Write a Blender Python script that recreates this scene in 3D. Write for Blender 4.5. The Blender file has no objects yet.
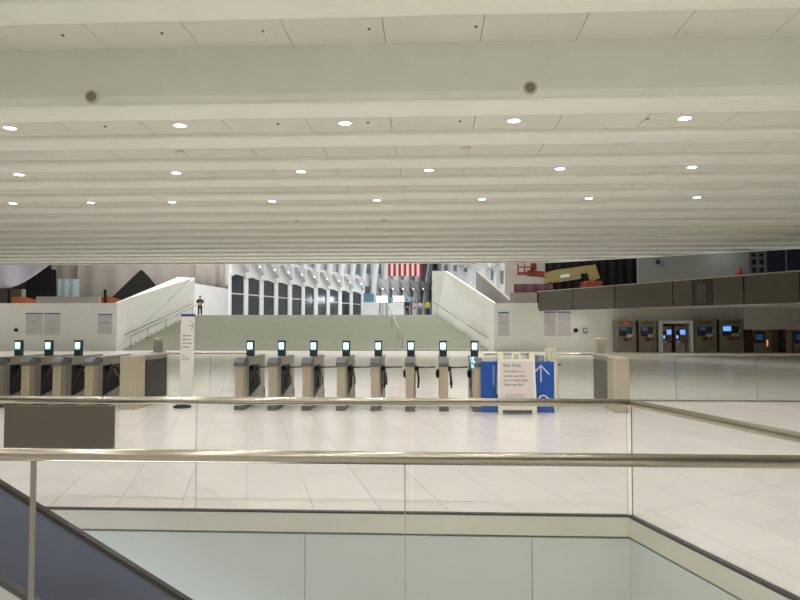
import bpy, bmesh, math, random
from mathutils import Vector, Matrix
random.seed(7)
scene = bpy.context.scene
C = scene.collection

# ------------------------------------------------------------------ camera
F, CX, CY = 650.0, 400.0, 300.0
YAW = math.atan(30 / F)            # depth lines of the hall meet at x = 430
PITCH = math.atan(24 / F)          # horizon at y = 324
H = 1.75
cam_d = bpy.data.cameras.new('camera'); cam = bpy.data.objects.new('camera', cam_d); C.objects.link(cam)
cam_d.sensor_width = 36; cam_d.lens = F / 800 * 36; cam_d.clip_end = 400; cam_d.clip_start = 0.05
cam.location = (0, 0, H); cam.rotation_euler = (math.pi / 2 + PITCH, 0, YAW)
scene.camera = cam
FWD = Vector((-math.sin(YAW) * math.cos(PITCH), math.cos(YAW) * math.cos(PITCH), math.sin(PITCH)))
RGT = Vector((math.cos(YAW), math.sin(YAW), 0)); UPV = RGT.cross(FWD)
EYE = Vector((0, 0, H))
def ray(px, py): return FWD + RGT * ((px - CX) / F) - UPV * ((py - CY) / F)
def P(px, py, Y):                  # point on the vertical plane at depth Y
    r = ray(px, py); return EYE + r * (Y / r.y)
def G(px, py, z=0.0):              # point on the level z
    r = ray(px, py); return EYE + r * ((z - H) / r.z)
def W(px, py, A, B):               # point on the vertical plane through A and B
    n = Vector((B[1] - A[1], -(B[0] - A[0]), 0)); r = ray(px, py)
    t = (Vector((A[0], A[1], 0)) - EYE).dot(n) / r.dot(n); return EYE + r * t

# ------------------------------------------------------------------ world, large lights, exposure
world = bpy.data.worlds.new('world'); scene.world = world; world.use_nodes = True
world.node_tree.nodes['Background'].inputs[0].default_value = (0.85, 0.9, 1.0, 1)
world.node_tree.nodes['Background'].inputs[1].default_value = 0.12
def area(name, loc, sx, sy, power, col, rot=(0, 0, 0)):
    l = bpy.data.lights.new(name, 'AREA'); l.shape = 'RECTANGLE'; l.size = sx; l.size_y = sy; l.energy = power; l.color = col
    o = bpy.data.objects.new(name, l); C.objects.link(o); o.location = loc; o.rotation_euler = rot; return o
area('hall_roof_light', (2, 78, 26), 24, 60, 12500, (1.0, 0.98, 0.95))
area('upper_level_light', (-22, 50, 15), 12, 6, 2600, (1.0, 0.97, 0.95))
area('stair_hall_light', (3, 45, 16), 10, 5, 1900, (1.0, 0.98, 0.9))
area('platform_level_light', (-2.5, 4.6, -3.2), 4, 1.2, 140, (1.0, 0.99, 0.96), (math.pi, 0, 0))
DOWNLIGHT = 25.5
vs = scene.view_settings
vs.view_transform = 'Standard'; vs.look = 'None'; vs.gamma = 1; vs.use_curve_mapping = False
vs.exposure = 0.0
scene.cycles.use_denoising = True
scene.cycles.max_bounces = 12; scene.cycles.diffuse_bounces = 8; scene.cycles.transparent_max_bounces = 16
scene.cycles.sample_clamp_indirect = 6

# ------------------------------------------------------------------ materials
def lin(c):
    return tuple((v / 255 / 12.92) if v / 255 <= 0.04045 else ((v / 255 + 0.055) / 1.055) ** 2.4 for v in c)
MATS = {}
def mat(name, rgb, rough=0.6, metal=0.0, var=0.04, scale=6.0, bump=0.0, emit=None, strength=0.0, stretch=None, coat=0.0, rnd=0.0):
    m = bpy.data.materials.new(name); m.use_nodes = True; nt = m.node_tree; b = nt.nodes['Principled BSDF']
    c = lin(rgb)
    tc = nt.nodes.new('ShaderNodeTexCoord'); mp = nt.nodes.new('ShaderNodeMapping')
    nt.links.new(tc.outputs['Object'], mp.inputs[0])
    if stretch: mp.inputs['Scale'].default_value = stretch
    nz = nt.nodes.new('ShaderNodeTexNoise'); nz.inputs['Scale'].default_value = scale; nz.inputs['Detail'].default_value = 4
    nt.links.new(mp.outputs[0], nz.inputs['Vector'])
    rp = nt.nodes.new('ShaderNodeValToRGB')
    rp.color_ramp.elements[0].position = 0.3; rp.color_ramp.elements[1].position = 0.7
    rp.color_ramp.elements[0].color = tuple(v * (1 - var) for v in c) + (1,)
    rp.color_ramp.elements[1].color = tuple(min(1, v * (1 + var)) for v in c) + (1,)
    nt.links.new(nz.outputs['Fac'], rp.inputs[0])
    src = rp.outputs[0]
    if rnd:
        oi = nt.nodes.new('ShaderNodeObjectInfo'); ml = nt.nodes.new('ShaderNodeMath'); ml.operation = 'MULTIPLY_ADD'
        ml.inputs[1].default_value = rnd; ml.inputs[2].default_value = 1 - rnd / 2
        nt.links.new(oi.outputs['Random'], ml.inputs[0])
        vm = nt.nodes.new('ShaderNodeVectorMath'); vm.operation = 'SCALE'
        nt.links.new(src, vm.inputs[0]); nt.links.new(ml.outputs[0], vm.inputs['Scale']); src = vm.outputs[0]
    nt.links.new(src, b.inputs['Base Color'])
    b.inputs['Roughness'].default_value = rough; b.inputs['Metallic'].default_value = metal
    if coat: b.inputs['Coat Weight'].default_value = coat; b.inputs['Coat Roughness'].default_value = 0.08
    if bump:
        bp = nt.nodes.new('ShaderNodeBump'); bp.inputs['Strength'].default_value = bump; bp.inputs['Distance'].default_value = 0.02
        nt.links.new(nz.outputs['Fac'], bp.inputs['Height']); nt.links.new(bp.outputs[0], b.inputs['Normal'])
    if emit:
        b.inputs['Emission Color'].default_value = lin(emit) + (1,); b.inputs['Emission Strength'].default_value = strength
    MATS[name] = m; return m
def glassmat(name, tint, refl=0.9):
    m = bpy.data.materials.new(name); m.use_nodes = True; nt = m.node_tree; nt.nodes.clear()
    out = nt.nodes.new('ShaderNodeOutputMaterial'); mx = nt.nodes.new('ShaderNodeMixShader')
    tr = nt.nodes.new('ShaderNodeBsdfTransparent'); gl = nt.nodes.new('ShaderNodeBsdfGlossy'); lw = nt.nodes.new('ShaderNodeLayerWeight'); pw = nt.nodes.new('ShaderNodeMath'); fr = nt.nodes.new('ShaderNodeMath')
    lw.inputs[0].default_value = 0.5; pw.operation = 'POWER'; pw.inputs[1].default_value = 5
    fr.operation = 'MULTIPLY_ADD'; fr.inputs[1].default_value = 0.6; fr.inputs[2].default_value = 0.03
    nt.links.new(lw.outputs['Facing'], pw.inputs[0]); nt.links.new(pw.outputs[0], fr.inputs[0]); tr.inputs[0].default_value = tint + (1,); gl.inputs['Roughness'].default_value = 0.02
    gl.inputs[0].default_value = (refl, refl, refl, 1)
    nt.links.new(fr.outputs[0], mx.inputs[0]); nt.links.new(tr.outputs[0], mx.inputs[1]); nt.links.new(gl.outputs[0], mx.inputs[2])
    nt.links.new(mx.outputs[0], out.inputs[0]); MATS[name] = m; return m
mat('marble', (250, 244, 241), 0.19, var=0.035, scale=1.4, rnd=0.05)
mat('joint', (184, 178, 172), 0.7)
mat('rib_white', (237, 240, 231), 0.55, var=0.02, scale=2)
mat('panel_white', (215, 216, 206), 0.6, var=0.02, scale=2, rnd=0.02)
mat('ceiling_dark', (96, 92, 84), 0.8)
mat('wall_white', (236, 238, 230), 0.5, var=0.02, scale=1.2)
mat('wall_stone', (238, 235, 220), 0.4, var=0.04, scale=1.5)
mat('shaft_panel', (232, 237, 232), 0.35, var=0.02, scale=0.8)
mat('groove', (92, 88, 80), 0.6)
mat('black_strip', (66, 62, 60), 0.5)
mat('steel', (204, 196, 182), 0.24, 1.0, var=0.05, scale=3, stretch=(0.3, 8, 8))
mat('steel_v', (200, 188, 168), 0.36, 0.6, var=0.04, scale=4, stretch=(14, 14, 0.4))
mat('steel_grey', (172, 170, 160), 0.42, 0.7, var=0.06, scale=4, stretch=(10, 10, 0.6))
mat('grey_cap', (104, 104, 102), 0.5, 0.2, var=0.06)
mat('dark_plastic', (40, 44, 50), 0.45, var=0.1)
mat('black', (16, 16, 18), 0.6, var=0.1)
mat('arm_chrome', (150, 140, 124), 0.3, 1.0)
mat('arm_black', (34, 32, 30), 0.4, 0.3)
mat('brown_panel', (118, 108, 94), 0.55, 0.1, var=0.06, scale=3)
mat('stair', (218, 221, 208), 0.5, var=0.03, scale=3)
mat('sign_white', (226, 224, 220), 0.5, var=0.01)
mat('sign_cream', (238, 236, 216), 0.45, var=0.015)
mat('sign_paper', (224, 214, 210), 0.6, var=0.01)
mat('sign_blue', (24, 84, 176), 0.4, var=0.03)
mat('head_blue', (52, 78, 160), 0.5)
mat('poster', (206, 204, 204), 0.6, var=0.05, scale=4)
mat('ink', (168, 160, 160), 0.7)
mat('ink_dark', (112, 104, 106), 0.7)
mat('ink_white', (226, 232, 240), 0.5)
mat('ink_blue', (120, 156, 210), 0.5)
mat('band_brown', (88, 83, 72), 0.45, 0.2, var=0.05, scale=1.2, rnd=0.06)
mat('band_dark', (52, 50, 46), 0.5)
mat('band_cap', (178, 170, 152), 0.35, 0.6)
mat('kiosk_body', (146, 140, 124), 0.4, 0.6, var=0.05)
mat('kiosk_dark', (24, 32, 46), 0.3)
mat('kiosk_green', (44, 70, 58), 0.5)
mat('kiosk_red', (112, 42, 34), 0.5)
mat('kiosk_olive', (94, 98, 70), 0.5)
mat('kiosk_slip', (206, 200, 184), 0.5)
mat('kiosk_orange', (150, 96, 44), 0.5)
mat('door_brown', (98, 42, 34), 0.5, var=0.1)
mat('shop_dark', (26, 28, 40), 0.15, var=0.15, scale=0.6)
mat('oculus_white', (226, 227, 230), 0.5, var=0.015, scale=0.5)
mat('oculus_grey', (188, 190, 192), 0.55, var=0.03, scale=0.5)
mat('slot_glass', (92, 108, 120), 0.2, var=0.1)
mat('curtain', (176, 168, 160), 0.9, var=0.05, scale=0.8)
mat('drape', (222, 214, 222), 0.8, var=0.03, scale=0.8)
mat('black_sheet', (14, 14, 15), 0.9, var=0.2)  # black curtain, and the darkness painted into two openings
mat('netting', (140, 156, 156), 0.9, var=0.15, scale=3)
mat('orange', (196, 110, 64), 0.5, var=0.08)
mat('lift_orange', (136, 56, 36), 0.5, var=0.1)
mat('lift_yellow', (156, 140, 92), 0.5, var=0.08)
mat('purple_cloth', (68, 38, 46), 0.9, var=0.15)
mat('ramp_shade', (150, 146, 140), 0.6, var=0.03)  # shade on the outer stair wall, put into the colour
mat('ledge_grey', (172, 166, 158), 0.6, var=0.03)
mat('gallery_grey', (140, 141, 133), 0.7, var=0.03)
mat('lower_floor', (150, 150, 150), 0.5)
mat('esc_blue', (136, 144, 170), 0.2, 0.1, var=0.12, scale=0.8)
mat('esc_rubber', (54, 50, 48), 0.45)
mat('esc_steel', (196, 194, 190), 0.35, 0.7, var=0.04)
mat('flag_red', (190, 34, 52), 0.8); mat('flag_white', (236, 232, 232), 0.8); mat('flag_blue', (44, 52, 110), 0.8)
mat('skin', (178, 132, 106), 0.6); mat('cloth_black', (22, 22, 28), 0.8); mat('cloth_navy', (42, 50, 70), 0.8)
mat('cloth_lilac', (196, 186, 204), 0.8); mat('cloth_white', (220, 216, 216), 0.8); mat('cloth_yellow', (196, 196, 40), 0.7)
mat('cloth_blue', (70, 104, 160), 0.8); mat('hair_dark', (40, 34, 30), 0.8)
mat('red_can', (170, 30, 40), 0.4)
mat('glass_edge', (120, 136, 130), 0.15, 0.0, var=0.1)
mat('lamp_white', (255, 255, 255), 0.4, emit=(255, 252, 245), strength=8)
mat('lamp_far', (255, 255, 255), 0.4, emit=(255, 255, 255), strength=4)
mat('lamp_added', (255, 255, 255), 0.4, emit=(255, 250, 238), strength=4)  # lens of the lamps added under the balcony
mat('lamp_ring', (236, 232, 222), 0.4)
mat('speaker_grey', (132, 126, 114), 0.7)
mat('speaker_ring', (208, 202, 188), 0.5)
mat('screen_cyan', (220, 250, 255), 0.3, emit=(196, 244, 250), strength=1.6)
mat('screen_violet', (230, 226, 255), 0.3, emit=(226, 222, 255), strength=1.6)
mat('screen_teal', (120, 230, 200), 0.3, emit=(110, 228, 206), strength=0.8)
mat('screen_blue', (120, 170, 255), 0.3, emit=(110, 165, 255), strength=1.1)
mat('screen_dim', (60, 90, 140), 0.3, emit=(60, 96, 150), strength=0.25)
mat('led_red', (230, 80, 60), 0.4, emit=(215, 84, 60), strength=0.3)
mat('led_orange', (240, 140, 80), 0.4, emit=(240, 140, 80), strength=1.2)
mat('led_cyan', (150, 230, 250), 0.4, emit=(150, 232, 250), strength=0.9)
mat('shop_light', (240, 250, 255), 0.4, emit=(225, 245, 255), strength=14)
mat('shop_teal', (90, 130, 146), 0.4, emit=(70, 116, 134), strength=0.2)
glassmat('glass', (0.965, 0.968, 0.965)); glassmat('glass_green', (0.93, 0.955, 0.93))

# ------------------------------------------------------------------ mesh helpers
class MB:
    def __init__(s): s.bm = bmesh.new()
    def poly(s, pts, off=None):
        a = [s.bm.verts.new(p) for p in pts]
        if off is None: s.bm.faces.new(a); return s
        o = Vector(off); b = [s.bm.verts.new(Vector(p) + o) for p in pts]; n = len(pts)
        s.bm.faces.new(a[::-1]); s.bm.faces.new(b)
        for i in range(n): s.bm.faces.new((a[i], a[(i + 1) % n], b[(i + 1) % n], b[i]))
        return s
    def box(s, x0, x1, y0, y1, z0, z1, bev=0.0):
        if bev:
            t = bmesh.new(); bmesh.ops.create_cube(t, size=1)
            for v in t.verts: v.co = Vector((x0 + (v.co.x + .5) * (x1 - x0), y0 + (v.co.y + .5) * (y1 - y0), z0 + (v.co.z + .5) * (z1 - z0)))
            bmesh.ops.bevel(t, geom=list(t.edges), offset=bev, segments=2, affect='EDGES', profile=0.5)
            t.verts.index_update(); m = [s.bm.verts.new(v.co) for v in t.verts]
            for f in t.faces: s.bm.faces.new([m[v.index] for v in f.verts])
            t.free(); return s
        return s.poly([(x0, y0, z0), (x1, y0, z0), (x1, y1, z0), (x0, y1, z0)], (0, 0, z1 - z0))
    def tube(s, pts, r, n=10, caps=True):
        pts = [Vector(p) for p in pts]; rings = []
        for i, p in enumerate(pts):
            d = (pts[min(i + 1, len(pts) - 1)] - pts[max(i - 1, 0)]).normalized()
            a = d.cross(Vector((0, 0, 1)))
            if a.length < 1e-3: a = Vector((1, 0, 0))
            a.normalize(); b = d.cross(a)
            rr = r[i] if isinstance(r, (list, tuple)) else r
            rings.append([s.bm.verts.new(p + a * (rr * math.cos(2 * math.pi * k / n)) + b * (rr * math.sin(2 * math.pi * k / n))) for k in range(n)])
        for i in range(len(rings) - 1):
            for k in range(n):
                f = s.bm.faces.new((rings[i][k], rings[i][(k + 1) % n], rings[i + 1][(k + 1) % n], rings[i + 1][k])); f.smooth = True
        if caps: s.bm.faces.new(rings[0][::-1]); s.bm.faces.new(rings[-1])
        return s
    def ball(s, c, rx, ry, rz, seg=12):
        r = bmesh.ops.create_uvsphere(s.bm, u_segments=seg, v_segments=max(6, seg // 2), radius=1)
        for v in r['verts']: v.co = Vector((c[0] + v.co.x * rx, c[1] + v.co.y * ry, c[2] + v.co.z * rz))
        for f in s.bm.faces: f.smooth = f.smooth or all(v in r['verts'] for v in f.verts[:1])
        return s
    def build(s, name, m=None, parent=None, origin=None, label=None, flat=True):
        bmesh.ops.recalc_face_normals(s.bm, faces=list(s.bm.faces))
        me = bpy.data.meshes.new(name)
        if origin is not None:
            for v in s.bm.verts: v.co -= Vector(origin)
        s.bm.to_mesh(me); s.bm.free()
        if m: me.materials.append(MATS[m])
        o = bpy.data.objects.new(name, me); C.objects.link(o)
        if parent: o.parent = parent
        elif origin is not None: o.location = origin
        if label: o['label'] = label
        return o
def tag(o, label=None, cat=None, group=None, kind=None):
    if label: o['label'] = label
    if cat: o['category'] = cat
    if group: o['group'] = group
    if kind: o['kind'] = kind
    return o
def thing(name, label, cat, loc=(0, 0, 0), rz=0.0, group=None):
    o = bpy.data.objects.new(name, None); C.objects.link(o); o.empty_display_size = 0.2
    o.location = loc; o.rotation_euler = (0, 0, rz); return tag(o, label, cat, group)
def struct(mb, name, m): return tag(mb.build(name, m), kind='structure')
def copy_tree(o, parent=None):
    c = o.copy(); C.objects.link(c); c.parent = parent
    for ch in list(o.children): copy_tree(ch, c)
    return c
def inst(name, me, parent, loc=(0, 0, 0)):
    o = bpy.data.objects.new(name, me); C.objects.link(o); o.parent = parent; o.location = loc; return o
def glass_panel(x0, x1, y0, y1, z0, z1, parent, thin='y', m='glass', name='glass_panel'):
    o = MB().box(x0, x1, y0, y1, z0, z1).build(name, m, parent); o.data.materials.append(MATS['glass_edge'])
    ax = 'xyz'.index(thin)
    for p in o.data.polygons: p.material_index = 0 if abs(p.normal[ax]) > 0.9 else 1
    return o
ORD = ['first', 'second', 'third', 'fourth', 'fifth', 'sixth', 'seventh', 'eighth', 'ninth', 'tenth', 'eleventh', 'twelfth']
def words(parent, m, x0, x1, z, h, y, n, rnd, name='text_line'):      # a line of illegible print: one raised strip per word
    mb = MB(); x = x0
    ws = [rnd.uniform(0.6, 1.4) for _ in range(n)]; gap = 0.12 * (x1 - x0) / n; k = (x1 - x0 - gap * (n - 1)) / sum(ws)
    for w in ws: mb.box(x, x + w * k, y - 0.003, y, z, z + h); x += w * k + gap
    return tag(mb.build(name, m, parent), kind='stuff')
def text_mesh(body, size, m, parent, loc, rot, name='lettering'):
    cu = bpy.data.curves.new(name, 'FONT'); cu.body = body; cu.size = size; cu.extrude = 0.002
    t = bpy.data.objects.new(name, cu); C.objects.link(t)
    me = bpy.data.meshes.new_from_object(t.evaluated_get(bpy.context.evaluated_depsgraph_get()))
    bpy.data.objects.remove(t); me.materials.clear(); me.materials.append(MATS[m])
    o = bpy.data.objects.new(name, me); C.objects.link(o); o.parent = parent; o.location = loc; o.rotation_euler = rot; return o

# ------------------------------------------------------------------ layout
CORN = G(629.5, 515.5)                       # far right corner of the floor opening
YE = CORN.y
ang = YAW + math.atan((400 - 245) / F)
U = Vector((-math.sin(ang), math.cos(ang), 0)); V = Vector((math.cos(ang), math.sin(ang), 0))
S0 = CORN.dot(V)
def edge_x(y): return CORN.x + U.x / U.y * (y - YE)
ZR = P(400, 402, YE).z                       # hand rail height
YN = (H - ZR) * F / 133.0                    # near railing
YNE = YN - 0.12
XL = -7.2                                    # left end of the opening
YG = 13.1                                    # front of the fare gates
YW, YT, ZT = 42.0, 47.5, P(330, 315, 47.5).z # front walls, stair top, upper level
ZC = 5.3                                     # ceiling rib soffits

# floor slab with the opening
mb = MB()
mb.box(-30, 26, YE + 0.03, YW + 0.4, -0.35, -0.008)
er = [(edge_x(YE) + 0.04, YE + 0.03), (edge_x(-9) + 0.04, -9), (26, -9), (26, YE + 0.03)]
mb.poly([(x, y, -0.35) for x, y in er], (0, 0, 0.342))
mb.poly([(x, y, -0.35) for x, y in [(-30, -9), (edge_x(-9), -9), (edge_x(YNE), YNE), (-30, YNE)]], (0, 0, 0.35))
mb.box(-30, XL, YNE, YE, -0.35, -0.0)
floor = struct(mb, 'floor', 'joint')
# tiles: long slabs laid along U
TW, TL, GAP = 0.615, 1.23, 0.006
SJ = G(314, 510).dot(V)
def clip(poly, f):                            # keep f(p) >= 0
    out = []
    for i in range(len(poly)):
        a, b = poly[i], poly[(i + 1) % len(poly)]; fa, fb = f(a), f(b)
        if fa >= 0: out.append(a)
        if fa * fb < 0: out.append(a + (b - a) * (fa / (fa - fb)))
    return out
def project(p):
    d = p - EYE; z = d.dot(FWD)
    return (None if z < 0.2 else (CX + F * d.dot(RGT) / z, CY - F * d.dot(UPV) / z, z))
tiles = []
for i in range(-62, 64):
    s = SJ + i * TW
    for j in range(-14, 46):
        t = j * TL + (TL / 2 if i % 2 else 0)
        q = [V * (s + GAP / 2) + U * (t + GAP / 4), V * (s + TW - GAP / 2) + U * (t + GAP / 4), V * (s + TW - GAP / 2) + U * (t + TL - GAP / 4), V * (s + GAP / 2) + U * (t + TL - GAP / 4)]
        parts = [q]
        if min(p.y for p in q) < YE + 0.04 and min(p.dot(V) for p in q) < S0 + 0.04:
            lo_ = clip(q, lambda p: YE + 0.04 - p.y)
            parts = [clip(q, lambda p: p.y - YE - 0.04), clip(lo_, lambda p: p.dot(V) - S0 - 0.04) if len(lo_) > 2 else []]
        for q in parts:
            for f in (lambda p: p.x + 30, lambda p: 26 - p.x, lambda p: YW - p.y, lambda p: p.y + 3):
                if q: q = clip(q, f)
            if len(q) < 3: continue
            pr = [project(p) for p in q]
            vis = [p for p in pr if p and -5 < p[0] < 805 and p[1] < 610]
            tiles.append(((min(p[2] for p in vis) if vis else 999), q))
tiles.sort(key=lambda t: t[0])
for d, q in tiles[:290]:
    MB().poly([(p.x, p.y, -0.008) for p in q], (0, 0, 0.008)).build('tile', 'marble', floor)
mb = MB()
for d, q in tiles[290:]: mb.poly([(p.x, p.y, -0.008) for p in q], (0, 0, 0.008))
tag(mb.build('tile', 'marble', floor), kind='stuff')

# walls of the opening
wf = struct(MB().box(XL, CORN.x, YE + 0.02, YE + 0.3, -5, -0.35), 'wall_opening_far', 'groove')
def shaft_x(px): return P(px, 560, YE).x
MB().box(XL, CORN.x, YE - 0.012, YE + 0.02, P(400, 533, YE).z, -0.013).build('fascia_band', 'wall_stone', wf)
xs = [XL, shaft_x(78 - 227), shaft_x(78), shaft_x(305), shaft_x(532), CORN.x]
for a, b in zip(xs[:-1], xs[1:]):
    MB().box(a + 0.003, b - 0.003, YE - 0.004, YE + 0.02, -4.9, P(400, 535.5, YE).z).build('panel', 'shaft_panel', wf)
wr = MB()
def rbox(s0, s1, y0, y1, z0, z1):             # box along the right edge of the opening
    a, b = Vector((edge_x(y0), y0, 0)), Vector((edge_x(y1), y1, 0))
    return [(a + V * s0 + Vector((0, 0, z0))), (a + V * s1 + Vector((0, 0, z0))), (b + V * s1 + Vector((0, 0, z0))), (b + V * s0 + Vector((0, 0, z0)))], (0, 0, z1 - z0)
wr = struct(MB().poly(*rbox(0.02, 0.3, YNE, YE, -5, -0.35)), 'wall_opening_right', 'groove')
MB().poly(*rbox(-0.012, 0.02, YNE, YE - 0.012, P(400, 533, YE).z, -0.022)).build('fascia_band', 'wall_stone', wr)
for a, b in ((YE - 0.004, YE - 1.9), (YE - 1.906, YNE)):
    MB().poly(*rbox(-0.004, 0.02, a, b, -4.9, P(400, 535.5, YE).z)).build('panel', 'shaft_panel', wr)
struct(MB().box(XL, edge_x(YNE), YNE - 0.3, YNE, -5, -0.35), 'wall_opening_near', 'shaft_panel')
struct(MB().box(XL - 0.3, XL, YNE, YE, -5, -0.35), 'wall_opening_left', 'shaft_panel')
struct(MB().box(XL - 1, edge_x(YNE) + 1, YNE - 1, YE + 1, -5.2, -5), 'floor_platform', 'lower_floor')

# outer walls, out of view, added to bounce light back into the hall
struct(MB().box(-30.3, -30, -9, 42.4, 0, 7.0), 'wall_left', 'wall_white')
struct(MB().box(26, 26.3, -9, 42.4, 0, 7.0), 'wall_right', 'wall_white')
struct(MB().box(-30, 26, -9.3, -9, 0, 7.0), 'wall_back', 'wall_white')

# ceiling: slab with ribs, panels and a wide soffit
XB = lambda y: min(26.0, 6.4 + (38.0 - y) * 1.6)
YC = 37.8
ZN = ZC + 0.87                                # the near ceiling is higher, a bulkhead joins the two
YBK = 10.38
mb = MB().poly([(-30, YBK, 5.46), (26, YBK, 5.46), (26, 25.75, 5.46), (XB(YC), YC, 5.46), (-30, YC, 5.46)], (0, 0, 0.5))
mb.box(-30, 26, -9, YBK + 0.5, ZN + 0.16, ZN + 0.6)
ceil = struct(mb, 'ceiling', 'ceiling_dark')
def rib(y, w=0.37, x0=-30.0, zc=None):
    ZC_ = ZC if zc is None else zc
    prof = []
    hz = 0.16
    for k in range(9):
        a = math.pi * k / 8
        prof.append((y - w * math.cos(a) * (1.0 if k in (0, 8) else 1.0), ZC_ + 0.06 * (1 - math.sin(a) ** 0.6)))
    prof = [(y - w, ZC_ + hz)] + prof + [(y + w, ZC_ + hz)]
    mb = MB(); x1 = [XB(p[0]) for p in prof]
    a = [mb.bm.verts.new((x0, p[0], p[1])) for p in prof]; b = [mb.bm.verts.new((x1[i], p[0], p[1])) for i, p in enumerate(prof)]
    for i in range(len(prof)):
        f = mb.bm.faces.new((a[i], a[(i + 1) % len(prof)], b[(i + 1) % len(prof)], b[i])); f.smooth = 1 <= i < len(prof) - 2
    mb.bm.faces.new(a); mb.bm.faces.new(b)
    return mb.build('rib', 'rib_white', ceil)
DR = 1.85
ribs = [10.75 + DR * k for k in range(15)]
for y in ribs: rib(y)
ribs_near = [10.75 - DR * k for k in range(1, 11)]
for y in ribs_near: rib(y, zc=ZN)
MB().poly([(-30, YBK - 0.02, ZN + 0.16), (-30, YBK - 0.02, ZC + 0.2), (-30, YBK, ZC + 0.1), (-30, YBK + 0.06, ZC + 0.035), (-30, YBK + 0.3, ZC + 0.02), (-30, YBK + 0.3, ZN + 0.16)], (56, 0, 0)).build('bulkhead', 'rib_white', ceil)
bays = [(ribs_near[0] + 0.37, YBK - 0.02, ZN + 0.12), (ribs_near[1] + 0.37, ribs_near[0] - 0.37, ZN + 0.12)] + [(a + 0.37, b - 0.37, ZC + 0.12) for a, b in zip(ribs[:-1], ribs[1:])]
PW = 1.52
pan = []
for a, b, zp in bays:
    for k in range(-20, 17):
        x0 = k * PW - 0.70; x1 = x0 + PW - 0.012
        if x1 > XB(b): continue
        pr = [project(Vector((x, a, zp))) for x in (x0, x1)]
        pan.append((a + (0 if any(p and -5 < p[0] < 805 for p in pr) else 100), x0, x1, a, b, zp))
pan.sort()
shared = {}
for d, x0, x1, a, b, zp in pan[:290]:
    key = round(b - a, 3)
    if key not in shared:
        o = MB().box(0, PW - 0.012, 0, b - a, 0, 0.04).build('panel', 'panel_white', ceil); shared[key] = o.data; o.location = (x0, a, zp)
    else: inst('panel', shared[key], ceil, (x0, a, zp))
mb = MB()
for d, x0, x1, a, b, zp in pan[290:]: mb.box(x0, x1, a, b, zp, zp + 0.04)
for a, b in zip(ribs_near[2:], ribs_near[1:-1]): mb.box(-30, 26, a + 0.37, b - 0.37, ZN + 0.12, ZN + 0.16)
tag(mb.build('panel', 'panel_white', ceil), kind='stuff')
struct(MB().poly([(-30, YC, ZC - 0.0), (XB(YC), YC, ZC), (26, 25.75, ZC), (26, 26.1, ZC), (XB(YC) + 0.2, YC + 0.25, ZC), (-30, YC + 0.25, ZC)], (0, 0, 1.1)), 'trim_1', 'rib_white')

# front walls, upper level, stairs
def wallpoly(name, pts, t, m='wall_white'): return struct(MB().poly(pts, t), name, m)
LA, LB = P(117, 303, YW), P(180, 277, YT); LE = P(195, 278, YT + 0.1)
RA, RB = P(494, 303, YW), P(445, 271, YT); RE = P(432, 271, YT + 0.1)
ZF = LA.z
wallpoly('wall_front_left', [(-30, YW, 0), (LA.x - 0.15, YW, 0), (LA.x - 0.15, YW, ZF), (-30, YW, ZF)], (0, 0.4, 0))
XBAND = P(538, 311, YW).x
wallpoly('wall_front_right', [(RA.x + 0.15, YW, 0), (26, YW, 0), (26, YW, 2.72), (XBAND, YW, 2.72), (XBAND, YW, RA.z), (RA.x + 0.15, YW, RA.z)], (0, 0.4, 0))
wallpoly('wall_stair_left', [(LA.x, YW, 0), (LE.x, LE.y, 0), (LE.x, LE.y, LE.z), (LB.x, LB.y, LB.z), (LA.x, YW, ZF)], (-0.15, 0.0, 0))
wallpoly('wall_stair_right', [(RA.x, YW, 0), (RE.x, RE.y, 0), (RE.x, RE.y, RE.z), (RB.x, RB.y, RB.z), (RA.x, YW, RA.z)], (0.15, 0.0, 0))
struct(MB().box(-45, 45, YT + 0.01, 150, ZT - 0.3, ZT), 'floor_upper', 'stair')
struct(MB().box(-30, LA.x - 0.3, YW + 0.4, YT + 0.01, ZT - 0.3, ZT).box(RA.x + 0.4, 26, YW + 0.4, YT + 0.01, ZT - 0.3, ZT), 'floor_gallery', 'stair')
stairs = thing('staircase', 'wide pale stone staircase rising behind the fare gates to the hall', 'staircase', ((LA.x + RA.x) / 2, YW, 0))
NS = 14; Y0S = 42.5; run = (YT - Y0S) / NS; ris = ZT / NS
def lx(y): return LA.x + (LE.x - LA.x) * (y - YW) / (LE.y - YW)
def rx(y): return RA.x + (RE.x - RA.x) * (y - YW) / (RE.y - YW)
for k in range(NS):
    y0 = Y0S + k * run; z1 = (k + 1) * ris; z0 = k * ris
    y1 = y0 + run + 0.02; o = stairs.location
    MB().poly([(lx(y0), y0, z0), (rx(y0), y0, z0), (rx(y1), y1, z0), (lx(y1), y1, z0)], (0, 0, ris - 0.035)).build('step', 'stair', stairs, o)
    MB().poly([(lx(y0), y0 - 0.06, z1 - 0.035), (rx(y0), y0 - 0.06, z1 - 0.035), (rx(y1), y1, z1 - 0.035), (lx(y1), y1, z1 - 0.035)], (0, 0, 0.035)).build('tread', 'stair', stairs, o)
struct(MB().box(LA.x, RA.x, YW + 0.0, Y0S, -0.02, 0), 'floor_stair_foot', 'marble')
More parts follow.
